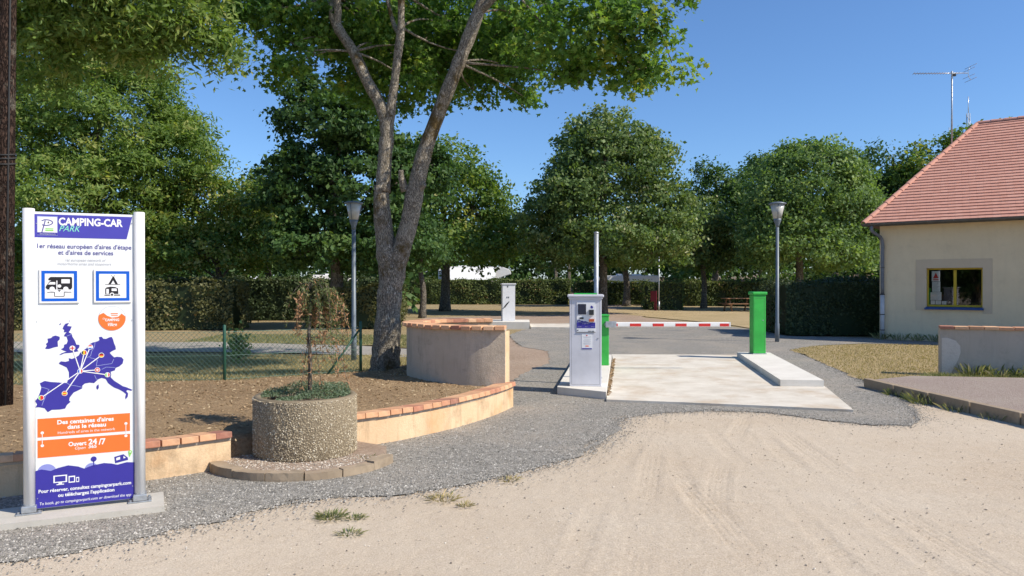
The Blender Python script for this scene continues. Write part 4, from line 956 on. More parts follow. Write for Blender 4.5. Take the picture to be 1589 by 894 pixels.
for x0, x1, z0, z1 in ((-.105, -.102, .08, 1.15), (.102, .105, .08, 1.15), (-.102, .102, .078, .081), (-.102, .102, 1.149, 1.152)): mb = MB(); mb.box(((x0 + x1) / 2, -.1102, (z0 + z1) / 2), (x1 - x0, .0012, z1 - z0)); mb.build('door_seam', 'zinc_dark', gp)
mb = MB(); mb.tube([(.07, -.109, .7), (.07, -.116, .7)], .012, 12); mb.build('lock', 'galvanised', gp)
mp = emp('steel_mast', (1.325, 12.05, .115), 0, 'plain galvanised steel mast rising behind the grey terminal', 'pole')
mb = MB(); mb.tube([(0, 0, 0), (0, 0, 2.27)], .036, 16); mb.build('tube', 'galvanised', mp)
mb = MB(); mb.lathe([(.039, 2.265), (.039, 2.285), (.02, 2.30)], 16); mb.build('top_cap', 'galvanised', mp)
mb = MB(); mb.box((0, 0, .008), (.17, .17, .014), 0, .002); mb.build('base_plate', 'galvanised', mp)

# ================================================================== LAMP POSTS
def lamp(loc, h, s, label):
    r_ = emp('street_lamp', loc, 0, label, 'lamp post', 'conical garden street lamps')
    mb = MB(); mb.lathe([(.058, 0), (.058, .5), (.048, .53), (.040, h - .72 * s)], 16); mb.build('pole', 'post_grey', r_)
    b = h - .72 * s
    mb = MB(); mb.lathe([(.045, b - .06), (.06 * s, b), (.105 * s, b + .12 * s), (.112 * s, b + .18 * s)], 20); mb.build('collar', 'post_grey', r_)
    mb = MB(); mb.lathe([(.112 * s, b + .181 * s), (.205 * s, b + .60 * s)], 24); mb.build('diffuser', 'lamp_glass', r_)
    mb = MB(); mb.lathe([(.212 * s, b + .598 * s), (.25 * s, b + .605 * s), (.25 * s, b + .635 * s), (.15 * s, b + .668 * s), (.02, b + .68 * s)], 24); mb.build('hood', 'post_grey', r_)
    for k in range(3):
        mb = MB(); a = 2 * math.pi * k / 3 + .3; mb.tube([(.118 * s * math.cos(a), .118 * s * math.sin(a), b + .17 * s), (.212 * s * math.cos(a), .212 * s * math.sin(a), b + .605 * s)], .008, 6); mb.build('rib', 'post_grey', r_)
lamp((7.23, 20.9, 0), 3.86, .92, 'grey street lamp beside the dark hedge left of the building')
lamp((-3.28, 15.9, 0), 3.34, .78, 'grey street lamp on the lawn left of the big maple trunk')

# ================================================================== UTILITY POLE
up = emp('utility_pole', (-5.42, 8.15, .25), 0, 'dark weathered wooden utility pole at the left edge', 'pole')
up.rotation_euler = (0, R(.9), 0)
mb = MB(); mb.tube([(0, 0, -.3), (0, 0, 2.5), (0, 0, 5), (0, 0, 7.6)], [.098, .090, .082, .075], 18); mb.build('shaft', 'bark_pole', up)
mb = MB()
for z in (2.62, 2.68, 2.72): mb.tube([(.094 * math.cos(a), .094 * math.sin(a), z + .02 * math.sin(a)) for a in np.linspace(0, 2 * math.pi, 20)], .010, 6)
mb.build('cable_band', 'rubber_dark', up)
mb = MB(); mb.tube([(.07, -.065, -.1), (.07, -.06, 3), (.062, -.055, 7.5)], .010, 6); mb.build('cable', 'rubber_dark', up)

# ================================================================== CHAIN LINK FENCE
fe = emp('chain_link_fence', (-6.8, 10.35, .2), 0, 'low green chain link fence behind the raised bed', 'fence')
fl_ = Vector((-6.8, 10.35, .2)); P = [(-11.5, 9.3), (-6.8, 10.35), (-4.07, 10.85), (-2.35, 11.9)]
for x, y in P[1:]:
    mb = MB(); mb.lathe([(.022, -.15), (.022, .80), (.012, .815)], 10, (x - fl_.x, y - fl_.y, 0)); mb.build('post', 'fence_green', fe)
mb = MB(); mb.tube([(P[3][0] - fl_.x - .02, P[3][1] - fl_.y, .68), (P[3][0] - fl_.x - .45, P[3][1] - fl_.y - .35, .0)], .016, 8); mb.build('brace', 'fence_green', fe)
wv, wf = [], []
def wire(a, b, r=.0026):
    a, b = np.array(a), np.array(b); d = b - a; d = d / np.linalg.norm(d); u_ = np.cross(d, (.3, 1, .2)); u_ /= np.linalg.norm(u_); v_ = np.cross(d, u_); k = len(wv)
    for p in (a, b):
        for an in (0, 2.094, 4.189): wv.append(p + r * (u_ * math.cos(an) + v_ * math.sin(an)))
    for i in range(3): wf.append((k + i, k + (i + 1) % 3, k + 3 + (i + 1) % 3, k + 3 + i))
H = .70
for (x0, y0), (x1, y1) in zip(P, P[1:]):
    Ls = math.hypot(x1 - x0, y1 - y0); st = .068; n_ = int((Ls + H) / st)
    for sgn in (1, -1):
        for i in range(n_ + 1):
            s0 = i * st - (H if sgn > 0 else 0); s1 = s0 + sgn * H if sgn > 0 else s0 - H; z0, z1 = 0., H
            a_s, b_s = s0, s1
            if abs(b_s - a_s) < 1e-6: continue
            lo, hi = 0., 1.
            for bound in (0., Ls):
                tt = (bound - a_s) / (b_s - a_s)
                if b_s > a_s: (lo, hi) = (max(lo, tt), hi) if bound == 0. else (lo, min(hi, tt))
                else: (lo, hi) = (lo, min(hi, tt)) if bound == 0. else (max(lo, tt), hi)
            if hi - lo < .02: continue
            pa, pb = [(x0 + (x1 - x0) * (a_s + (b_s - a_s) * q) / Ls - fl_.x, y0 + (y1 - y0) * (a_s + (b_s - a_s) * q) / Ls - fl_.y, z0 + (z1 - z0) * q + .02) for q in (lo, hi)]
            wire(pa, pb)
    for z in (.05, .38, .715): wire((x0 - fl_.x, y0 - fl_.y, z), (x1 - fl_.x, y1 - fl_.y, z), .003)
tag(link_mesh('wire_mesh', np_mesh('wire_mesh', wv, wf), 'fence_wire', fe), kind='stuff')

# ================================================================== BUILDING
BA = -math.atan2(.63, .775); B0 = (10.5, 21.9)
bl = emp('house', (B0[0], B0[1], 0), BA, 'cream rendered house with red tiled hip roof at the right edge', 'building')
EV, OH, BL, BD = 3.27, .34, 9.0, 6.5
wx0, wx1, wz0, wz1 = 1.19, 2.53, .90, 2.02
mb = MB(); th = .25
def wq(x0, x1, z0, z1):
    mb.poly([(x0, 0, z0), (x1, 0, z0), (x1, 0, z1), (x0, 0, z1)])
wq(0, wx0, -.05, EV + .25); wq(wx1, BL, -.05, EV + .25); wq(wx0, wx1, -.05, wz0); wq(wx0, wx1, wz1, EV + .25)
mb.poly([(wx0, 0, wz0), (wx0, 0, wz1), (wx0, th, wz1), (wx0, th, wz0)]); mb.poly([(wx1, 0, wz1), (wx1, 0, wz0), (wx1, th, wz0), (wx1, th, wz1)])
mb.poly([(wx0, 0, wz1), (wx1, 0, wz1), (wx1, th, wz1), (wx0, th, wz1)]); mb.poly([(wx1, 0, wz0), (wx0, 0, wz0), (wx0, th, wz0), (wx1, th, wz0)])
mb.poly([(0, BD, -.05), (0, 0, -.05), (0, 0, EV + .25), (0, BD, EV + .25)]); mb.poly([(BL, 0, -.05), (BL, BD, -.05), (BL, BD, EV + .25), (BL, 0, EV + .25)]); mb.poly([(BL, BD, -.05), (0, BD, -.05), (0, BD, EV + .25), (BL, BD, EV + .25)])
wall = mb.build('wall', 'wall_cream', bl)
mb = MB(); mb.poly([(.05, .05, .02), (BL - .05, .05, .02), (BL - .05, BD - .05, .02), (.05, BD - .05, .02)]).poly([(.05, 2.6, 0), (BL - .1, 2.6, 0), (BL - .1, 2.6, 2.6), (.05, 2.6, 2.6)]).poly([(.03, .03, 2.6), (BL - .05, .03, 2.6), (BL - .05, BD - .05, 2.6), (.03, BD - .05, 2.6)]); mb.build('interior', 'interior', bl)
mb = MB()
for x0, x1, z0, z1 in ((.93, wx0, .86, 2.26), (wx1, 2.75, .80, 2.26), (wx0, wx1, wz1, 2.26)): mb.box(((x0 + x1) / 2, -.003, (z0 + z1) / 2), (x1 - x0, .012, z1 - z0))
mb.build('window_surround', 'wall_band', bl)
win = emp('window', (0, 0, 0), 0, None, None); win.parent = bl
mb = MB(); fy = .13; fw_ = .042
for x0, x1, z0, z1 in ((wx0 + .005, wx0 + fw_, wz0 + .06, wz1 - .005), (wx1 - fw_, wx1 - .005, wz0 + .06, wz1 - .005), (1.835, 1.905, wz0 + .115, wz1 - .06), (wx0 + fw_, wx1 - fw_, wz1 - fw_, wz1 - .005), (wx0 + fw_, wx1 - fw_, wz0 + .06, wz0 + .115)):
    mb.box(((x0 + x1) / 2, fy, (z0 + z1) / 2), (x1 - x0, .06, z1 - z0), 0, .004)
mb.build('frame', 'yellow_paint', win)
for x0, x1 in ((wx0 + fw_, 1.835), (1.905, wx1 - fw_)):
    mb = MB(); mb.poly([(x0, fy, wz0 + .115), (x1, fy, wz0 + .115), (x1, fy, wz1 - fw_), (x0, fy, wz1 - fw_)]); mb.build('pane', 'pane_glass', win)
mb = MB(); mb.box(((wx0 + wx1) / 2, .055, wz0 + .028), (wx1 - wx0 - .004, .24, .056), 0, .006, None, 0); mb.build('sill', 'blue_paint', win)
mb = MB(); mb.box(((wx0 + wx1) / 2, -.05, wz0 + .012), (wx1 - wx0 + .06, .08, .05), 0, .006); mb.build('sill', 'blue_paint', win)
for x0, x1, z0, z1 in ((1.30, 1.50, 1.66, 1.94), (1.31, 1.51, 1.37, 1.65), (1.27, 1.54, 1.14, 1.36), (1.28, 1.38, 1.025, 1.13), (1.395, 1.53, 1.025, 1.13), (1.55, 1.66, 1.025, 1.115)):
    mb = MB(); mb.box(((x0 + x1) / 2, fy + .012, (z0 + z1) / 2), (x1 - x0, .003, z1 - z0)); pz = mb.build('paper_notice', 'print_white', win)
    mb = MB()
    if z1 > 1.9: mb.poly([((x0 + x1) / 2 - .07, fy + .0095, z0 + .08), ((x0 + x1) / 2 + .07, fy + .0095, z0 + .08), ((x0 + x1) / 2, fy + .0095, z1 - .04)]); mb.poly([(x0 + .03, fy + .0095, z0 + .03), (x1 - .03, fy + .0095, z0 + .03), (x1 - .03, fy + .0095, z0 + .055), (x0 + .03, fy + .0095, z0 + .055)]); mb.build('notice_print', 'print_red', pz)
    else:
        for k in range(max(2, int((z1 - z0) / .035))): z = z1 - .03 - k * .033; mb.poly([(x0 + .02, fy + .0095, z - .008), (x1 - .02 - .03 * (k % 3), fy + .0095, z - .008), (x1 - .02 - .03 * (k % 3), fy + .0095, z), (x0 + .02, fy + .0095, z)])
        mb.build('notice_print', 'print_grey', pz)
# roof
RH = 3.14; E0, E1, D0, D1 = -OH, BL + OH, -OH, BD + OH; HD = (D1 - D0) / 2; HI = 2.3; ZR = EV + RH
mb = MB(); zt = EV + .02
r0p, r1p = (E0 + HI, D0 + HD, ZR), (E1 - HI, D0 + HD, ZR)
for f in ([(E0, D0, zt), (E1, D0, zt), r1p, r0p], [(E1, D0, zt), (E1, D1, zt), r1p], [(E1, D1, zt), (E0, D1, zt), r0p, r1p], [(E0, D1, zt), (E0, D0, zt), r0p], [(E0, D0, zt - .06), (E0, D1, zt - .06), (E1, D1, zt - .06), (E1, D0, zt - .06)]): mb.poly(f)
for a, b in (((E0, D0), (E1, D0)), ((E1, D0), (E1, D1)), ((E1, D1), (E0, D1)), ((E0, D1), (E0, D0))): mb.poly([(a[0], a[1], zt - .06), (b[0], b[1], zt - .06), (b[0], b[1], zt), (a[0], a[1], zt)])
roof = mb.build('roof', 'roof_board', bl)
def tile_rows(o, u, vin, length, nrow, run, inset, tw=.172):
    """rows of flat tiles on a hipped slope; o: eave corner, u: along eave, vin: horizontal inwards"""
    o, u, vin = np.array(o), np.array(u), np.array(vin); sl_len = math.hypot(run, RH); up = (vin * run + np.array((0, 0, RH))) / sl_len; nn = np.cross(u, up)
    for r in range(nrow):
        s0 = sl_len * r / nrow; s1 = sl_len * (r + 1) / nrow + .03; ins = inset * (r + .35) / nrow
        a, b = ins + .02, length - ins - .02
        if b - a < .15: continue
        xs = np.arange(a - (tw / 2 if r % 2 else 0), b, tw); Vv, Ff, tt = [], [], []
        for x in xs:
            x0, x1 = max(a, x + .0006), min(b, x + tw - .0006)
            if x1 - x0 < .02: continue
            l0 = .030 + random.uniform(-.0015, .002); l1 = .004; k = len(Vv)
            for xx in (x0, x1):
                for s, hh in ((s0, l0 - .027), (s0, l0), (s1, l1)): Vv.append(o + u * xx + up * s + nn * (hh + .008))
            Ff += [(k + 1, k + 4, k + 5, k + 2), (k, k + 3, k + 4, k + 1), (k, k + 1, k + 2, k), (k + 3, k + 5, k + 4, k + 3)][:2]; tt += [random.gauss(.5, .13)] * 2
        link_mesh('tile_row', np_mesh('tile_row', Vv, Ff, np.clip(tt, 0, 1)), 'roof_tile', roof)
tile_rows((E0, D0, zt), (1, 0, 0), (0, 1, 0), E1 - E0, 34, HD, HI)
tile_rows((E0, D1, zt), (0, -1, 0), (1, 0, 0), D1 - D0, 34, HI, HD)
rt = MB()
n_ = 8
for i in range(n_):
    a, b = math.pi * i / n_, math.pi * (i + 1) / n_
    for (x0, r0_), (x1, r1_) in (((-.17, .085), (.17, .072)),):
        rt.poly([(x0, r0_ * math.cos(a), r0_ * math.sin(a)), (x1, r1_ * math.cos(a), r1_ * math.sin(a)), (x1, r1_ * math.cos(b), r1_ * math.sin(b)), (x0, r0_ * math.cos(b), r0_ * math.sin(b))])
    rt.poly([(-.17, .085 * math.cos(a), .085 * math.sin(a)), (-.17, .085 * math.cos(b), .085 * math.sin(b)), (-.17, .065 * math.cos(b), .065 * math.sin(b)), (-.17, .065 * math.cos(a), .065 * math.sin(a))])
rtm = rt.mesh('ridge_tile'); rtm.materials.append(MATS['roof_tile']); at_ = rtm.attributes.new('tint', 'FLOAT', 'FACE'); at_.data.foreach_set('value', np.full(len(rtm.polygons), .55, np.float32))
def ridge_line(a, b):
    a, b = Vector(a), Vector(b); d = b - a; n_ = max(1, int(d.length / .32)); q = d.to_track_quat('X', 'Z')
    for i in range(n_):
        o = link_mesh('ridge_tile', rtm, None, roof, a + d * ((i + .5) / n_) + Vector((0, 0, .012 + random.uniform(-.003, .003)))); o.rotation_mode = 'QUATERNION'; o.rotation_quaternion = q
ridge_line((E0, D0, zt), r0p); ridge_line((E0, D1, zt), r0p); ridge_line(r0p, r1p)
mb = MB(); vv = 1.15; mb.box((4.1, D0 + vv, zt + RH / HD * vv + .09), (.12, .12, .04), 0, .006, None, R(41)); mb.build('vent_tile', 'hood_dark', roof)
gt = MB(); gp_ = [(.075 * math.cos(a), .075 * math.sin(a)) for a in np.linspace(math.pi, 2 * math.pi, 9)] + [(.065 * math.cos(a), .065 * math.sin(a)) for a in np.linspace(2 * math.pi, math.pi, 9)]
rings = [[gt.bm.verts.new((x, D0 - .06 + y, EV + .015 + z)) for y, z in gp_] for x in np.linspace(E0 - .03, E1 + .03, 3)]
for a, b in zip(rings, rings[1:]):
    for k in range(len(gp_)): gt.bm.faces.new((a[k], b[k], b[(k + 1) % len(gp_)], a[(k + 1) % len(gp_)]))
gt.bm.faces.new(rings[0]); gt.bm.faces.new(list(reversed(rings[-1]))); gut = gt.build('gutter', 'zinc_dark', bl)
mb = MB(); mb.box(((E0 + E1) / 2, D0 + .0, EV - .005), (E1 - E0, .03, .11)); mb.build('fascia', 'zinc_dark', bl)
for x in np.arange(E0 + .4, E1, .62): 
    mb = MB(); mb.tube([(x, D0 - .06 + .082 * math.cos(a), EV + .015 + .082 * math.sin(a)) for a in np.linspace(math.pi, 2 * math.pi, 7)], .007, 5); mb.build('gutter_bracket', 'zinc_dark', gut)
dp = emp('downpipe', (0, 0, 0), 0, None, None); dp.parent = bl
mb = MB(); mb.tube(catmull([(-.12, D0 - .06, EV - .05), (-.10, D0 - .05, EV - .2), (.05, -.14, EV - .36), (.09, -.075, EV - .55), (.09, -.07, EV - .9), (.09, -.07, 1.28)], 5), .045, 12); mb.build('upper_pipe', 'pipe_grey', dp)
mb = MB(); mb.tube([(.09, -.07, 1.30), (.09, -.07, .0)], .055, 12); mb.build('lower_pipe', 'pipe_white', dp)
for z in (1.29, .72, .28, 2.05):
    mb = MB(); mb.tube([(.09, -.07, z - .012), (.09, -.07, z + .012)], .064 if z < 1.4 else .053, 12); mb.build('pipe_clamp', 'hood_dark' if z < 1.4 else 'zinc_dark', dp)

# roof aerial
an = emp('tv_aerial', (13.1, 22.87, 5.62), 0, 'television aerial on a thin mast above the tiled roof hip', 'antenna')
mb = MB(); mb.tube([(0, 0, -.1), (0, 0, 2.30)], .024, 8); mb.build('mast', 'galvanised', an)
mb = MB(); mb.tube([(-1.08, .15, 2.27), (.45, -.05, 2.23)], .012, 6); mb.build('boom', 'aluminium', an)
for i in range(17):
    t = i / 16; x = -1.06 + 1.25 * t; y = .15 - .16 * t; mb = MB(); mb.tube([(x - .03, y - .13, 2.27 - .03 * t), (x + .03, y + .13, 2.27 - .03 * t)], .006, 5); mb.build('director', 'aluminium', an)
mb = MB()
for k, z in enumerate((2.03, 2.13, 2.33, 2.43)): mb.tube([(.47 + (.06 if k in (0, 3) else 0), -.35, z), (.47 + (.06 if k in (0, 3) else 0), .25, z)], .007, 5); 
mb.tube([(.53, -.05, 2.03), (.46, -.05, 2.13), (.45, -.05, 2.33), (.53, -.05, 2.43)], .008, 5); mb.build('reflector', 'aluminium', an)
mb = MB(); mb.box((.05, -.02, 2.18), (.10, .06, .07), 0, .006); mb.build('junction_box', 'hood_dark', an)
tm = emp('radio_mast', (71.3, 120, 0), 0, 'slim distant radio mast rising behind the roof ridge', 'antenna')
mb = MB()
for k in range(3): a = 2 * math.pi * k / 3; mb.tube([(.35 * math.cos(a), .35 * math.sin(a), 0), (.25 * math.cos(a), .25 * math.sin(a), 28.2)], .06, 5)
for i in range(28):
    a, b = 2 * math.pi * (i % 3) / 3, 2 * math.pi * ((i + 1) % 3) / 3; mb.tube([(.33 * math.cos(a), .33 * math.sin(a), i), (.33 * math.cos(b), .33 * math.sin(b), i + 1)], .045, 4)
mb.build('lattice', 'galvanised', tm)
mb = MB(); mb.tube([(0, 0, 28), (0, 0, 30.8)], .06, 5); mb.build('whip_aerial', 'aluminium', tm); mb = MB(); mb.tube([(-2.6, 0, 20), (-3.0, 0, 26)], .05, 5); mb.tube([(0, 0, 20), (-2.7, 0, 20.05)], .05, 5); mb.build('side_aerial', 'aluminium', tm)

# ================================================================== FAR OBJECTS
pt = emp('picnic_table', (13.05, 44.2, 0), R(6), 'brown wooden picnic table with benches in front of the hedge', 'picnic table')
mb = MB()
for i in range(5):
    m_ = MB(); m_.box((0, -.32 + .16 * i, .74), (1.8, .145, .04), 0, .005); m_.build('table_plank', 'timber', pt)
for s_ in (-1, 1):
    for j in (0, 1): m_ = MB(); m_.box((0, s_ * (.66 + .13 * j), .44), (1.8, .115, .04), 0, .005); m_.build('bench_plank', 'timber', pt)
    for e_ in (-1, 1):
        m_ = MB(); m_.tube([(e_ * .62, s_ * .18, .72), (e_ * .62, s_ * .62, .0)], .045, 4); m_.build('leg', 'timber', pt)
for e_ in (-1, 1): m_ = MB(); m_.box((e_ * .67, 0, .395), (.05, 1.55, .09)); m_.build('cross_beam', 'timber', pt)
rb_ = emp('notice_box', (8.35, 45.2, 0), R(-20), 'dark red box on a post at the hedge corner', 'box')
mb = MB(); mb.box((0, 0, .85), (.34, .22, .62), 0, .02); mb.build('box', 'maroon', rb_)
mb = MB(); mb.box((.10, .0, .30), (.14, .10, .60)); mb.build('post', 'maroon', rb_)
tp_ = emp('thin_pole', (8.62, 45.0, 0), 0, 'thin grey pole standing against the far hedge corner', 'pole')
mb = MB(); mb.tube([(0, 0, 0), (0, 0, 3.15)], .035, 8); mb.build('tube', 'galvanised', tp_)
mb = MB(); mb.tube([(0, 0, 0), (0, 0, .55)], .055, 8); mb.build('sleeve', 'galvanised', tp_)
for x, y, h, lab in ((4.5, 60.3, 3.1, 'weathered timber stake at the right end of the far hedge'), (3.5, 61.0, 2.9, 'bare pale stake rising behind the far hedge')):
    t_ = emp('timber_stake', (x, y, 0), 0, lab, 'stake'); mb = MB(); mb.box((0, 0, h / 2), (.22, .16, h), .3, .02); mb.build('shaft', 'bark_dark', t_)

def motorhome(loc, rot, L, H, label, name='motorhome', cab=True, cat='motorhome'):
    v = emp(name, loc, rot, label, cat, 'campers parked behind the hedges'); W = 2.2
    mb = MB(); pf = [(-L / 2, .45), (L / 2 - (1.2 if cab else .25), .45), (L / 2 - (1.2 if cab else .0), 1.1), (L / 2 - (1.0 if cab else .0), H - .9), (L / 2 - (.15 if cab else .1), H - .62), (L / 2 - .25, H - .25), (L / 2 - .9, H - .02), (-L / 2 + .12, H), (-L / 2, H - .18)]
    a = [mb.bm.verts.new((x, -W / 2, z)) for x, z in pf]; b = [mb.bm.verts.new((x, W / 2, z)) for x, z in pf]; n_ = len(pf)
    for i in range(n_): mb.bm.faces.new((a[i], a[(i + 1) % n_], b[(i + 1) % n_], b[i]))
    mb.bm.faces.new(list(reversed(a))); mb.bm.faces.new(b); bmesh.ops.recalc_face_normals(mb.bm, faces=mb.bm.faces)
    bmesh.ops.bevel(mb.bm, geom=list(mb.bm.edges), offset=.05, segments=2, affect='EDGES'); mb.build('body', 'white_paint', v)
    if cab:
        mb = MB(); mb.box((L / 2 - .35, 0, .95), (1.9, 1.95, .95), 0, .12); mb.build('cab', 'white_paint', v)
        mb = MB(); mb.box((L / 2 - .45, 0, 1.62), (.9, 1.75, .5), 0, .06, None, 0, R(18)); mb.build('windscreen', 'dark_glass', v)
    for x in (-L * .22, L * .12):
        mb = MB(); mb.box((x, 0, H * .60), (.85, W + .02, .45), 0, .01); mb.build('side_window', 'dark_glass', v)
    for x in ((-L * .28, L * .33) if cab else (-.1,)):
        for s_ in (-1, 1):
            mb = MB(); mb.tube([(x, s_ * (W / 2 - .22), .33), (x, s_ * (W / 2 + .0), .33)], .33, 18); wh = mb.build('wheel', 'tyre', v)
            mb = MB(); mb.tube([(x, s_ * (W / 2), .33), (x, s_ * (W / 2 + .015), .33)], .2, 14); mb.build('rim', 'aluminium', wh)
    mb = MB(); mb.box((-L * .18, .1, H + .05), (.7, .5, .10), 0, .02).box((L * .08, -.2, H + .06), (.45, .45, .12), 0, .03); mb.build('roof_hatch', 'white_paint', v)
    return v
m1 = motorhome((-3.0, 63.5, 0), R(3), 6.1, 2.98, 'white motorhome with open awning behind the far hedge')
mb = MB(); mb.poly([(-2.7, -1.12, 2.90), (1.6, -1.12, 2.90), (1.6, -1.9, 1.85), (-2.7, -1.9, 1.85)]); mb.poly([(-2.7, -1.9, 1.84), (1.6, -1.9, 1.84), (1.6, -1.12, 2.88), (-2.7, -1.12, 2.88)]); mb.build('awning', 'white_paint', m1)
mb = MB(); mb.tube([(-2.7, -1.9, 1.85), (-2.7, -1.2, 0)], .03, 6).tube([(1.6, -1.9, 1.85), (1.6, -1.2, 0)], .03, 6); mb.build('awning_strut', 'aluminium', m1)
mb = MB(); mb.box((1.2, .2, 3.35), (.75, .5, .04), 0, .004, None, 0, R(50)).tube([(1.2, .2, 3.0), (1.2, .2, 3.3)], .03, 6); mb.build('roof_dish', 'post_grey', m1)
motorhome((9.1, 62.0, 0), R(182), 5.2, 2.25, 'low white camper van seen past the linden trunk', cab=False, name='camper_van', cat='camper van')
motorhome((-20.5, 58, 0), R(0), 3.6, 2.15, 'white caravan showing through leaves behind the dark hedge', cab=False, name='caravan', cat='caravan')
motorhome((-13.2, 59, 0), R(10), 4.4, 2.25, 'white caravan between trunks left of the big maple', cab=False, name='caravan', cat='caravan')

# ================================================================== HEDGES
hedge('hedge', (-18.2, 26.4), (-9.55, 26.4), 1.5, 1.62, 15000, .11, 'leaf_hedge_olive', 'olive brown clipped hedge behind the chain link fence, left of the sapling', .14)
hedge('hedge', (-7.3, 27.4), (-4.3, 27.0), 1.4, 1.45, 6500, .11, 'leaf_hedge_olive', 'olive hedge block between the sapling and the maple trunk', .14)
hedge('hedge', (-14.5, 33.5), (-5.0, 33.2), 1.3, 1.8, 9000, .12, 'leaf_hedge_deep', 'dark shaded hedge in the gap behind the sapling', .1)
hedge('hedge', (-8.6, 59.2), (4.4, 58.8), 1.6, 1.85, 15000, .15, 'leaf_hedge', 'long green hedge under the white motorhome', .1)
hedge('hedge', (8.1, 46.2), (10.3, 46.0), 2.4, 1.68, 4200, .13, 'leaf_hedge', 'square end block of green hedge beside the dark red box', .1)
hedge('hedge', (10.4, 54.), (24.0, 53.0), 1.6, 1.72, 15000, .15, 'leaf_hedge', 'long green hedge behind the picnic table', .1)
hedge('hedge', (4.7, 57.0), (10.3, 56.6), 1.4, 1.72, 4500, .15, 'leaf_hedge', 'short shaded hedge piece behind the linden trunk', .1)
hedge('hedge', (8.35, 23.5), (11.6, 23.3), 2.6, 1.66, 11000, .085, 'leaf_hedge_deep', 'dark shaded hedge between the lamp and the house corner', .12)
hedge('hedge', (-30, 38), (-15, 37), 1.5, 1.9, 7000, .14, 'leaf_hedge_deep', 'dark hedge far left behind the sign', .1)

# ================================================================== TREES
# big maple beside the bed
MX = (-1.96, 11.98, .24); k_ = .01017
def mp_(x, y, dy=0.): return ((x - 794.5) * k_ - MX[0], dy, 1.6 + (440 - y) * k_ - MX[2])
mt = emp('maple_tree', MX, 0, 'big forked maple with pale mossy bark behind the curved wall', 'tree')
mb = MB()
def tb(pts, rad, n=14):
    cp = catmull(pts, 4); rr = np.interp(np.linspace(0, 1, len(cp)), np.linspace(0, 1, len(rad)), rad)
    rr = rr * .82 * (1 + RNG.normal(0, .05, len(rr))); mb.tube(cp, list(rr), n); return cp
tb([mp_(597, 590), mp_(599, 570), mp_(602, 530), mp_(605, 480), mp_(607, 430), mp_(601, 385), mp_(595, 330), mp_(594, 290)], [.35, .29, .255, .235, .22, .19, .155, .14], 18)
tb([mp_(611, 455, -.02), mp_(622, 400, -.03), mp_(638, 345, -.06), mp_(648, 295, -.1), mp_(664, 235, -.15), mp_(690, 170, -.25), mp_(715, 110, -.3), mp_(742, 45, -.4), mp_(768, -20, -.5), mp_(800, -120, -.6), mp_(840, -260, -.8)], [.17, .185, .17, .165, .14, .13, .125, .115, .10, .07, .03])
tb([mp_(596, 300), mp_(599, 250, .02), mp_(602, 200, .03), mp_(592, 165, .05), mp_(572, 130, .1), mp_(548, 80, .15), mp_(520, 35, .2), mp_(512, -10, .25), mp_(490, -120, .4), mp_(470, -260, .6)], [.14, .135, .14, .115, .11, .10, .095, .085, .06, .03])
tb([mp_(603, 205, .03), mp_(612, 150, 0), mp_(619, 100, -.05), mp_(626, 50, -.1), mp_(628, 0, -.2), mp_(640, -120, -.3), mp_(650, -260, -.3)], [.10, .085, .08, .075, .065, .05, .025])
tb([mp_(522, 40, .2), mp_(525, 10, .1), mp_(520, -60, 0)], [.075, .07, .05]); tb([mp_(623, 60), mp_(610, 35, .2), mp_(595, -20, .3)], [.05, .045, .03]); tb([mp_(745, 40, -.4), mp_(790, 8, -.7), mp_(860, -30, -1.0), mp_(960, -20, -1.3)], [.07, .065, .05, .02])
tb([mp_(650, 300, -.1), mp_(657, 292, -.16), mp_(663, 290, -.2)], [.10, .085, .05], 10); tb([mp_(632, 300, -.1), mp_(627, 280, -.13), mp_(626, 268, -.14)], [.08, .065, .045], 10)
LB = [(380, 15, 34, 11.8), (440, 20, 55, 12.4), (505, 45, 55, 12.8), (455, 85, 32, 12.2), (430, 115, 22, 12.2), (560, 20, 62, 13), (600, 90, 62, 13.6), (655, 60, 62, 13.2), (560, 120, 45, 13.8), (640, 135, 50, 13.6), (700, 45, 50, 12.4), (690, 125, 42, 13.2), (745, 85, 48, 12.8), (735, 140, 30, 12.4), (800, 35, 70, 11.6), (800, 110, 46, 12.2), (812, 150, 20, 12), (860, 60, 60, 11.4), (890, 118, 32, 11.6), (925, 40, 70, 11), (955, 95, 38, 11.2), (985, 45, 44, 10.6), (995, 108, 32, 10.8), (1042, 98, 32, 10.6), (1020, 68, 26, 10.6), (1066, 4, 14, 10.4), (330, -40, 40, 12), (1060, -50, 40, 10.6), (560, 55, 60, 15), (610, 70, 62, 15.3), (690, 85, 60, 15.3), (760, 50, 66, 15.4), (640, 20, 70, 15.2)]
lob = []
for x, y, r_, d in LB:
    if 640 < x < 840 and d < 14: d += 1.3
    s_ = d / 1190; lob.append(((x - 794.5) * s_ - MX[0], d - MX[1], 1.6 + (440 - y) * s_ - MX[2], r_ * s_, r_ * s_ * 1.35, r_ * s_ * .85))
P1 = crown(lob, 1150, 31, .24, .097, .55, .3, .5, -1, 0., .25)
top_l = [(-2.2, .8, 7.4, 2.2, 2.2, 1.3), (0.2, .6, 8.2, 2.4, 2.4, 1.5), (2.2, .4, 7.6, 2.0, 2.0, 1.1), (0.5, 1.0, 9.6, 2.0, 2.0, 1.1), (-3.4, .4, 6.6, 1.2, 1.2, .7), (1.2, 3.0, 7.4, 2.0, 1.6, 1.2), (3.2, 2.6, 7.2, 1.8, 1.5, 1.0)]
P2_ = crown(top_l, 600, 24, .30, .12, .55, .2, .5, -.9, 0., .2)
A = [np.concatenate([P1[i], P2_[i]]) for i in range(4)]
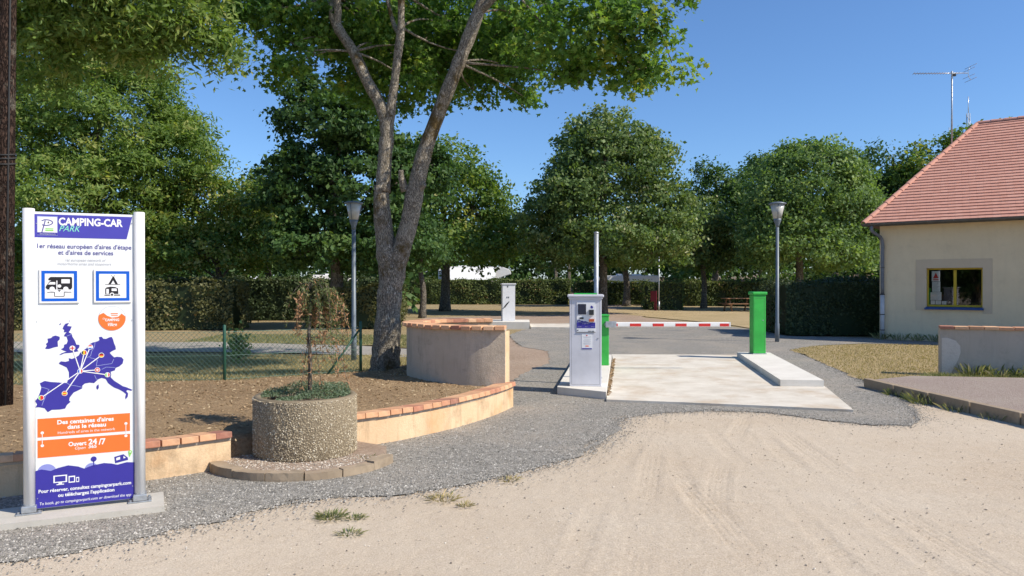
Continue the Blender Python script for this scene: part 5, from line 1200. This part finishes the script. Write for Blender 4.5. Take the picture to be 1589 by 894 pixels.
for j in RNG.choice(len(P1[4]), 170, replace=False):
    c = P1[4][j]; l_ = min(lob, key=lambda q: np.linalg.norm(np.array(q[:3]) - c)); limb(mb, np.array(l_[:3]) + RNG.normal(0, .1, 3), c, .014, .004, .03, 3, 4)
stems = [np.array(mp_(*p)) for p in ((745, 40, -.4), (715, 110, -.3), (548, 80, .15), (512, -10, .25), (626, 50, -.1), (628, 0, -.2), (790, 8, -.7), (860, -30, -1.), (960, -20, -1.3), (800, -120, -.6), (490, -120, .4), (640, -120, -.3))]
for l_ in lob + top_l:
    c = np.array(l_[:3]); s_ = min(stems, key=lambda q: np.linalg.norm(q - c) + max(0, q[2] - c[2]) * .5); limb(mb, s_, c, .022, .008, .05, 5, 5)
mb.build('trunk', 'bark_maple', mt)
# leaves tinted brighter towards the outer right edge, sunlight put into their colour
tn = np.clip(A[3] + np.where(A[0][:, 0] > 3.1, .14, 0) + np.where(A[0][:, 0] > 4., .10, 0), 0, 1)
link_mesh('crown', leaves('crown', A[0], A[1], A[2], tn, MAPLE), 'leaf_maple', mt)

def T_at(x, d): return (x - 794.5) / 1190 * d
def lobpx(L, d, bx):
    """lobes from (x, y, rx, ry, depth offset) seen at distance d, relative to tree base at bx"""
    s_ = d / 1190; return [((x - 794.5) * s_ - bx, dy, 1.6 + (440 - y) * s_, rx * s_, rx * s_ * .9, ry * s_) for x, y, rx, ry, dy in L]
def far_tree(name, x, d, L, r0, ncl, per, cr, size, leaf, label, ht, **kw):
    bx = T_at(x, d); lo = lobpx(L, d, bx); h = 1.6 + (440 - ht) * d / 1190
    return tree(name, (bx, d, 0), [(0, 0, -.1), (.05, .05, h * .25), (-.1, 0, h * .5), (.1, 0, h * .75), (0, 0, h * .92)], r0, lo, ncl, per, cr, size, leaf, label, **kw)
far_tree('linden_tree', 935, 40, [(945, 300, 106, 95, 0), (945, 232, 70, 62, 0), (945, 262, 92, 72, 0), (880, 340, 70, 70, -.5), (1010, 345, 68, 68, -.5), (935, 372, 96, 48, -1), (855, 385, 42, 44, 0), (1010, 395, 55, 28, -.6)], .24, 1150, 54, .50, .17, 'leaf_linden', 'dome shaped linden with silvery leaf undersides in the centre', 170, up=.0, gap=-1.5)
far_tree('maple_tree', 520, 27.5, [(520, 200, 80, 85, 0), (470, 300, 58, 75, -.5), (560, 290, 95, 90, 0), (500, 382, 74, 44, -.5), (600, 380, 75, 52, 0), (640, 270, 62, 70, .6), (470, 170, 42, 45, -.4)], .26, 900, 62, .38, .15, 'leaf_dark', 'dark green maple standing behind the forked trunk', 120, flat=.34, cvar=.2, inner=.1)
far_tree('broad_tree', 690, 45, [(690, 300, 75, 90, 0), (735, 330, 55, 75, 0), (640, 330, 60, 80, 0), (690, 388, 90, 42, -1), (770, 368, 45, 60, 0)], .3, 700, 42, .62, .20, 'leaf_bush', 'lighter green tree right of the forked trunk above the motorhome', 215)
far_tree('ash_tree', 1240, 46, [(1255, 300, 96, 78, 0), (1200, 330, 58, 68, -.6), (1310, 335, 50, 72, -.4), (1235, 385, 82, 45, -1), (1265, 255, 62, 42, 0), (1320, 395, 45, 36, 0)], .26, 950, 50, .58, .18, 'leaf_ash', 'broad mid green ash tree behind the right lamp', 220, up=.1, droop=.3, gap=-1.4)
far_tree('round_tree', 1092, 49, [(1092, 355, 40, 50, 0), (1082, 395, 48, 36, 0), (1105, 400, 34, 30, 0)], .2, 330, 42, .5, .18, 'leaf_linden', 'small rounded tree right of the linden', 320)
far_tree('background_tree', 1110, 60, [(1105, 310, 48, 58, 0), (1150, 330, 45, 70, 0), (1100, 370, 55, 50, 0)], .3, 420, 42, .7, .22, 'leaf_dark', 'dark tree filling the gap between linden and ash', 255)
far_tree('background_tree', 1180, 64, [(1185, 275, 28, 38, 0), (1170, 330, 40, 60, 0)], .25, 200, 38, .7, .22, 'leaf_dark', 'narrow dark tree top peeping behind the ash', 235)
far_tree('chestnut_tree', 1385, 52, [(1370, 285, 50, 62, 0), (1330, 330, 50, 70, 0), (1400, 340, 60, 80, 0)], .3, 480, 42, .65, .22, 'leaf_dark', 'dark chestnut behind the house, left of the aerial', 225)
far_tree('chestnut_tree', 1455, 50, [(1450, 275, 52, 58, 0), (1500, 265, 45, 62, 0), (1545, 250, 45, 60, 0), (1440, 350, 60, 70, 0)], .3, 520, 42, .65, .22, 'leaf_bush', 'green tree rising behind the roof hip under the aerial', 220)
far_tree('locust_tree', 150, 30, [(160, 190, 120, 105, 0), (80, 250, 90, 110, -.5), (240, 250, 80, 95, 0), (150, 310, 140, 80, -.5), (60, 150, 60, 80, 0), (215, 130, 62, 66, 0), (290, 215, 42, 48, 0), (110, 75, 100, 60, 0), (195, 75, 62, 45, 0), (20, 60, 70, 60, 0)], .34, 1650, 60, .55, .14, 'leaf_feather', 'large feathery light green locust tree behind the sign', 90, shape=SLIM * 1.3, flat=.4, droop=.35)
far_tree('hazel_tree', 340, 31, [(310, 330, 75, 60, 0), (370, 340, 62, 70, 0), (250, 380, 70, 50, -.5), (400, 380, 50, 48, -.3), (330, 395, 90, 35, -.6)], .15, 760, 44, .40, .13, 'leaf_bush', 'bushy hazel with browning leaves behind the olive hedge', 290, tshift=.14, cvar=.26)
far_tree('hazel_tree', 130, 32, [(60, 400, 80, 45, 0), (150, 400, 80, 45, 0), (210, 385, 60, 50, 0)], .14, 420, 40, .42, .14, 'leaf_bush', 'low bushy tree under the locust behind the sign', 360)
far_tree('shadow_tree', 415, 36, [(425, 330, 42, 72, 0), (440, 385, 60, 46, 0)], .2, 260, 42, .5, .17, 'leaf_dark', 'dark slender tree between hazel and dark maple', 270)
far_tree('background_tree', 640, 71, [(600, 380, 80, 42, 0), (690, 380, 80, 45, 0), (780, 385, 60, 45, 0), (850, 390, 50, 45, 0)], .3, 420, 36, .7, .22, 'leaf_dark', 'dark low tree mass above the motorhome roof', 350)
far_tree('background_tree', 972, 54, [(970, 385, 60, 38, 0), (1010, 380, 45, 42, 0), (930, 385, 50, 40, 0)], .28, 260, 36, .6, .22, 'leaf_dark', 'tree with thick dark trunk just right of the linden trunk', 350)
far_tree('plum_tree', 655, 36, [(655, 390, 42, 34, 0), (640, 360, 40, 30, 0)], .17, 170, 36, .45, .15, 'leaf_dark', 'small tree with dark trunk right of the forked maple', 330)
# ash overhanging the top left corner (trunk stands outside the picture)
ob = (-9.6, 11.2, 0); s_ = 10.8 / 1190
OL = [(30, 0, 85, 55, 0), (120, 10, 85, 55, 0), (200, -10, 80, 60, -.3), (280, -20, 70, 62, 0), (250, 35, 55, 30, 0), (318, 20, 42, 40, .2), (335, 60, 26, 24, .1), (305, 60, 30, 18, .1), (30, -150, 180, 110, 0), (220, -160, 160, 110, 0), (40, 60, 60, 32, 0), (358, 88, 12, 12, 0.), (130, 60, 70, 34, 0), (210, 50, 60, 34, 0), (60, 110, 50, 30, .3)]
lo = [((x - 794.5) * s_ - ob[0], 10.8 + dy - ob[1], 1.6 + (440 - y) * s_, rx * s_, rx * s_ * 1.1, ry * s_) for x, y, rx, ry, dy in OL]
tree('overhanging_ash', ob, [(0, 0, -.1), (.1, 0, 1.5), (.3, -.1, 3.2), (.6, -.2, 4.8), (1.2, -.3, 6.4)], .26, lo, 900, 56, .26, .085, 'leaf_feather', 'overhanging feathery branches in the top left corner', limbr=.022, shape=SLIM * 1.2, nbranch=0, inner=.35, up=.1, lowcut=-1, droop=.5, tshift=-.02)

for x, y, lab in ((-13.5, -3.5, 'roadside tree behind the viewer, mirrored in the house window'), (-20.5, -8.0, 'farther roadside tree behind the viewer, mirrored in the house window')):
    tree('roadside_tree', (x, y, 0), [(0, 0, -.1), (.1, 0, 1.5), (0, .1, 3.5), (.1, 0, 6)], .25, [(0, 0, 4.5, 3.4, 3.2, 3.2), (1.5, 1.8, 2.4, 2.6, 2.4, 2.2), (-2, -1.6, 2.2, 2.6, 2.4, 2.0)], 420, 30, .6, .26, 'leaf_dark', lab)

# far wood as one mass
WLB = []
for i in range(9):
    WLB.append((15 + i * 3.2, 65.5 - i * .9 + random.uniform(-1, 1), 1.8, 2.0, 1.4, 1.5))
for i in range(34):
    x = -46 + i * 2.8 + random.uniform(-.8, .8); WLB.append((x, 70 + random.uniform(-1, 1) - max(0, x - 25) * .3, 2.3 + (2.0 if x > 8 else 0), 2.2, 1.5, random.uniform(2.2, 3.2)))
for x in (-34, -31, -28, -25.5, -22, -17.2, -14.6, -11.2, -8.6, -6.6): WLB.append((x * 1.0, 40.5 + random.uniform(-1, 1), 1.7, 1.5, 1.2, random.uniform(1.6, 2.4)))
for i in range(46):
    x = -75 + i * 3.6 + random.uniform(-1, 1); y = 80 + random.uniform(-3, 5) - max(0, x - 25) * .3; h = random.uniform(7.8, 10.2) - (1.2 if abs(x) < 4 else 0); zo = 2.2 if x > 8 else 0.
    WLB.append((x, y, h * .55 + zo * .4, 3.0, 2.6, h * .48)); WLB.append((x + 1.5, y - 3, h * .28 + zo, 2.6, 2.0, h * .30))
Pw = crown(WLB, 2900, 38, 1.0, .48, .6, .1, .3, -.9)
wd_ = link_mesh('far_wood', leaves('far_wood', Pw[0], Pw[1], Pw[2], Pw[3]), 'leaf_dark'); tag(wd_, 'dark belt of woodland closing the view behind the trees', 'woodland', None, 'stuff')

# ================================================================== WEEDS AND SMALL PLANTS
def tuft(name, x, y, z, r_, h, n, leaf, label, cat='weed', flat=False):
    t = emp(name, (x, y, z), 0, label, cat, 'weeds in the gravel')
    a = RNG.uniform(0, 6.283, n); rr = r_ * np.sqrt(RNG.uniform(0, 1, n)); b = np.stack([rr * np.cos(a), rr * np.sin(a)], 1)
    hh = h * RNG.uniform(.4, 1.2, n); out = b * RNG.uniform(.2, 1.2, (n, 1)) * (1.6 if flat else .8) + RNG.normal(0, h * .3, (n, 2)); w_ = RNG.uniform(.002, .005, n); pa = np.stack([-np.sin(a), np.cos(a)], 1) * w_[:, None]
    V = np.zeros((n, 4, 3)); V[:, 0, :2] = b - pa; V[:, 1, :2] = b + pa; V[:, 2, :2] = b + out * .5 + pa; V[:, 2, 2] = hh * .75; V[:, 3, :2] = b + out; V[:, 3, 2] = hh
    link_mesh('blades', np_mesh('blades', V.reshape(-1, 3), np.array([(0, 1, 2, 3)]) + (np.arange(n) * 4)[:, None], np.clip(RNG.normal(.5, .3, n), 0, 1)), leaf, t); return t
for (x, y), r_, h, n, leaf, lab in ((pxg(512, 806), .085, .035, 170, 'grass_green', 'largest green weed tuft at the gravel edge below the planter'), (pxg(551, 808), .06, .022, 80, 'grass_green', 'small weed just right of the largest tuft'), (pxg(541, 832), .07, .02, 80, 'grass_green', 'flat weed lowest in the sandy lot'), (pxg(686, 778), .10, .03, 110, 'grass_blade', 'dry flat weed at the gravel edge left of centre'), (pxg(722, 788), .05, .025, 50, 'grass_blade', 'tiny dry weed nearest the centre of the sandy lot'), (pxg(571, 722), .05, .07, 90, 'grass_green', 'green weed growing at the right end of the planter kerb'), (pxg(790, 748), .08, .02, 60, 'grass_blade', 'sparse dry weed on the gravel edge left of the tyre tracks')):
    tuft('weed_tuft', x, y, .012, r_, h, n, leaf, lab)
for x, y, r_, h, n, lab in ((5.50, 10.9, .14, .10, 70, 'grassy weed at the far end of the right kerb'), (5.52, 10.2, .18, .12, 110, 'tallest grass clump against the right kerb'), (5.6, 9.6, .14, .09, 60, 'grass clump halfway along the right kerb'), (5.66, 9.0, .12, .08, 40, 'grass clump nearest the viewer along the right kerb')):
    tuft('weed_tuft', x - .02, y, .0, r_, h, n, 'grass_green', lab)
wb = np.array(B0) + np.outer(np.linspace(.1, 2.4, 26), (.775, -.63)) + np.array((-.63, -.775)) * .22
for i, (x, y) in enumerate([(w_[0], w_[1]) for w_ in wb[::5]]): tuft('weed_tuft', x, y, .02, .18, .20, 45, 'grass_green', ('weedy plant by the downpipe foot', 'first weed right of the downpipe along the house wall', 'second weed right of the downpipe along the house wall', 'third weed right of the downpipe along the house wall', 'fourth weed right of the downpipe along the house wall', 'weed at the house wall next to the low wall')[i])
for i, t_ in enumerate((.5, .9, 1.3)):
    p = RW0 + rd * t_ + np.array((rd[1], -rd[0])) * .2; tuft('weed_tuft', p[0], p[1], .03, .22, .20, 80, 'grass_green', ('weed at the left foot of the low grey wall', 'weed in the middle of the low grey wall foot', 'weed at the right foot of the low grey wall')[i])
sh = emp('young_shrub', (-5.5, 15.4, .05), 0, 'small leafy green shrub just behind the chain link fence', 'shrub')
P = RNG.normal(0, 1, (420, 3)) * (.12, .12, .15) + (0, 0, .28); mb = MB()
for i in range(6): mb.tube([(0, 0, 0), (random.gauss(0, .1), random.gauss(0, .1), .35), (random.gauss(0, .2), random.gauss(0, .2), .65)], [.012, .008, .003], 5)
mb.build('stem', 'bark_dark', sh); link_mesh('leaves', leaves('leaves', P, RNG.normal(0, 1, P.shape) + (0, 0, .5), RNG.uniform(.05, .11, 420), RNG.uniform(.3, .9, 420)), 'leaf_ash', sh)
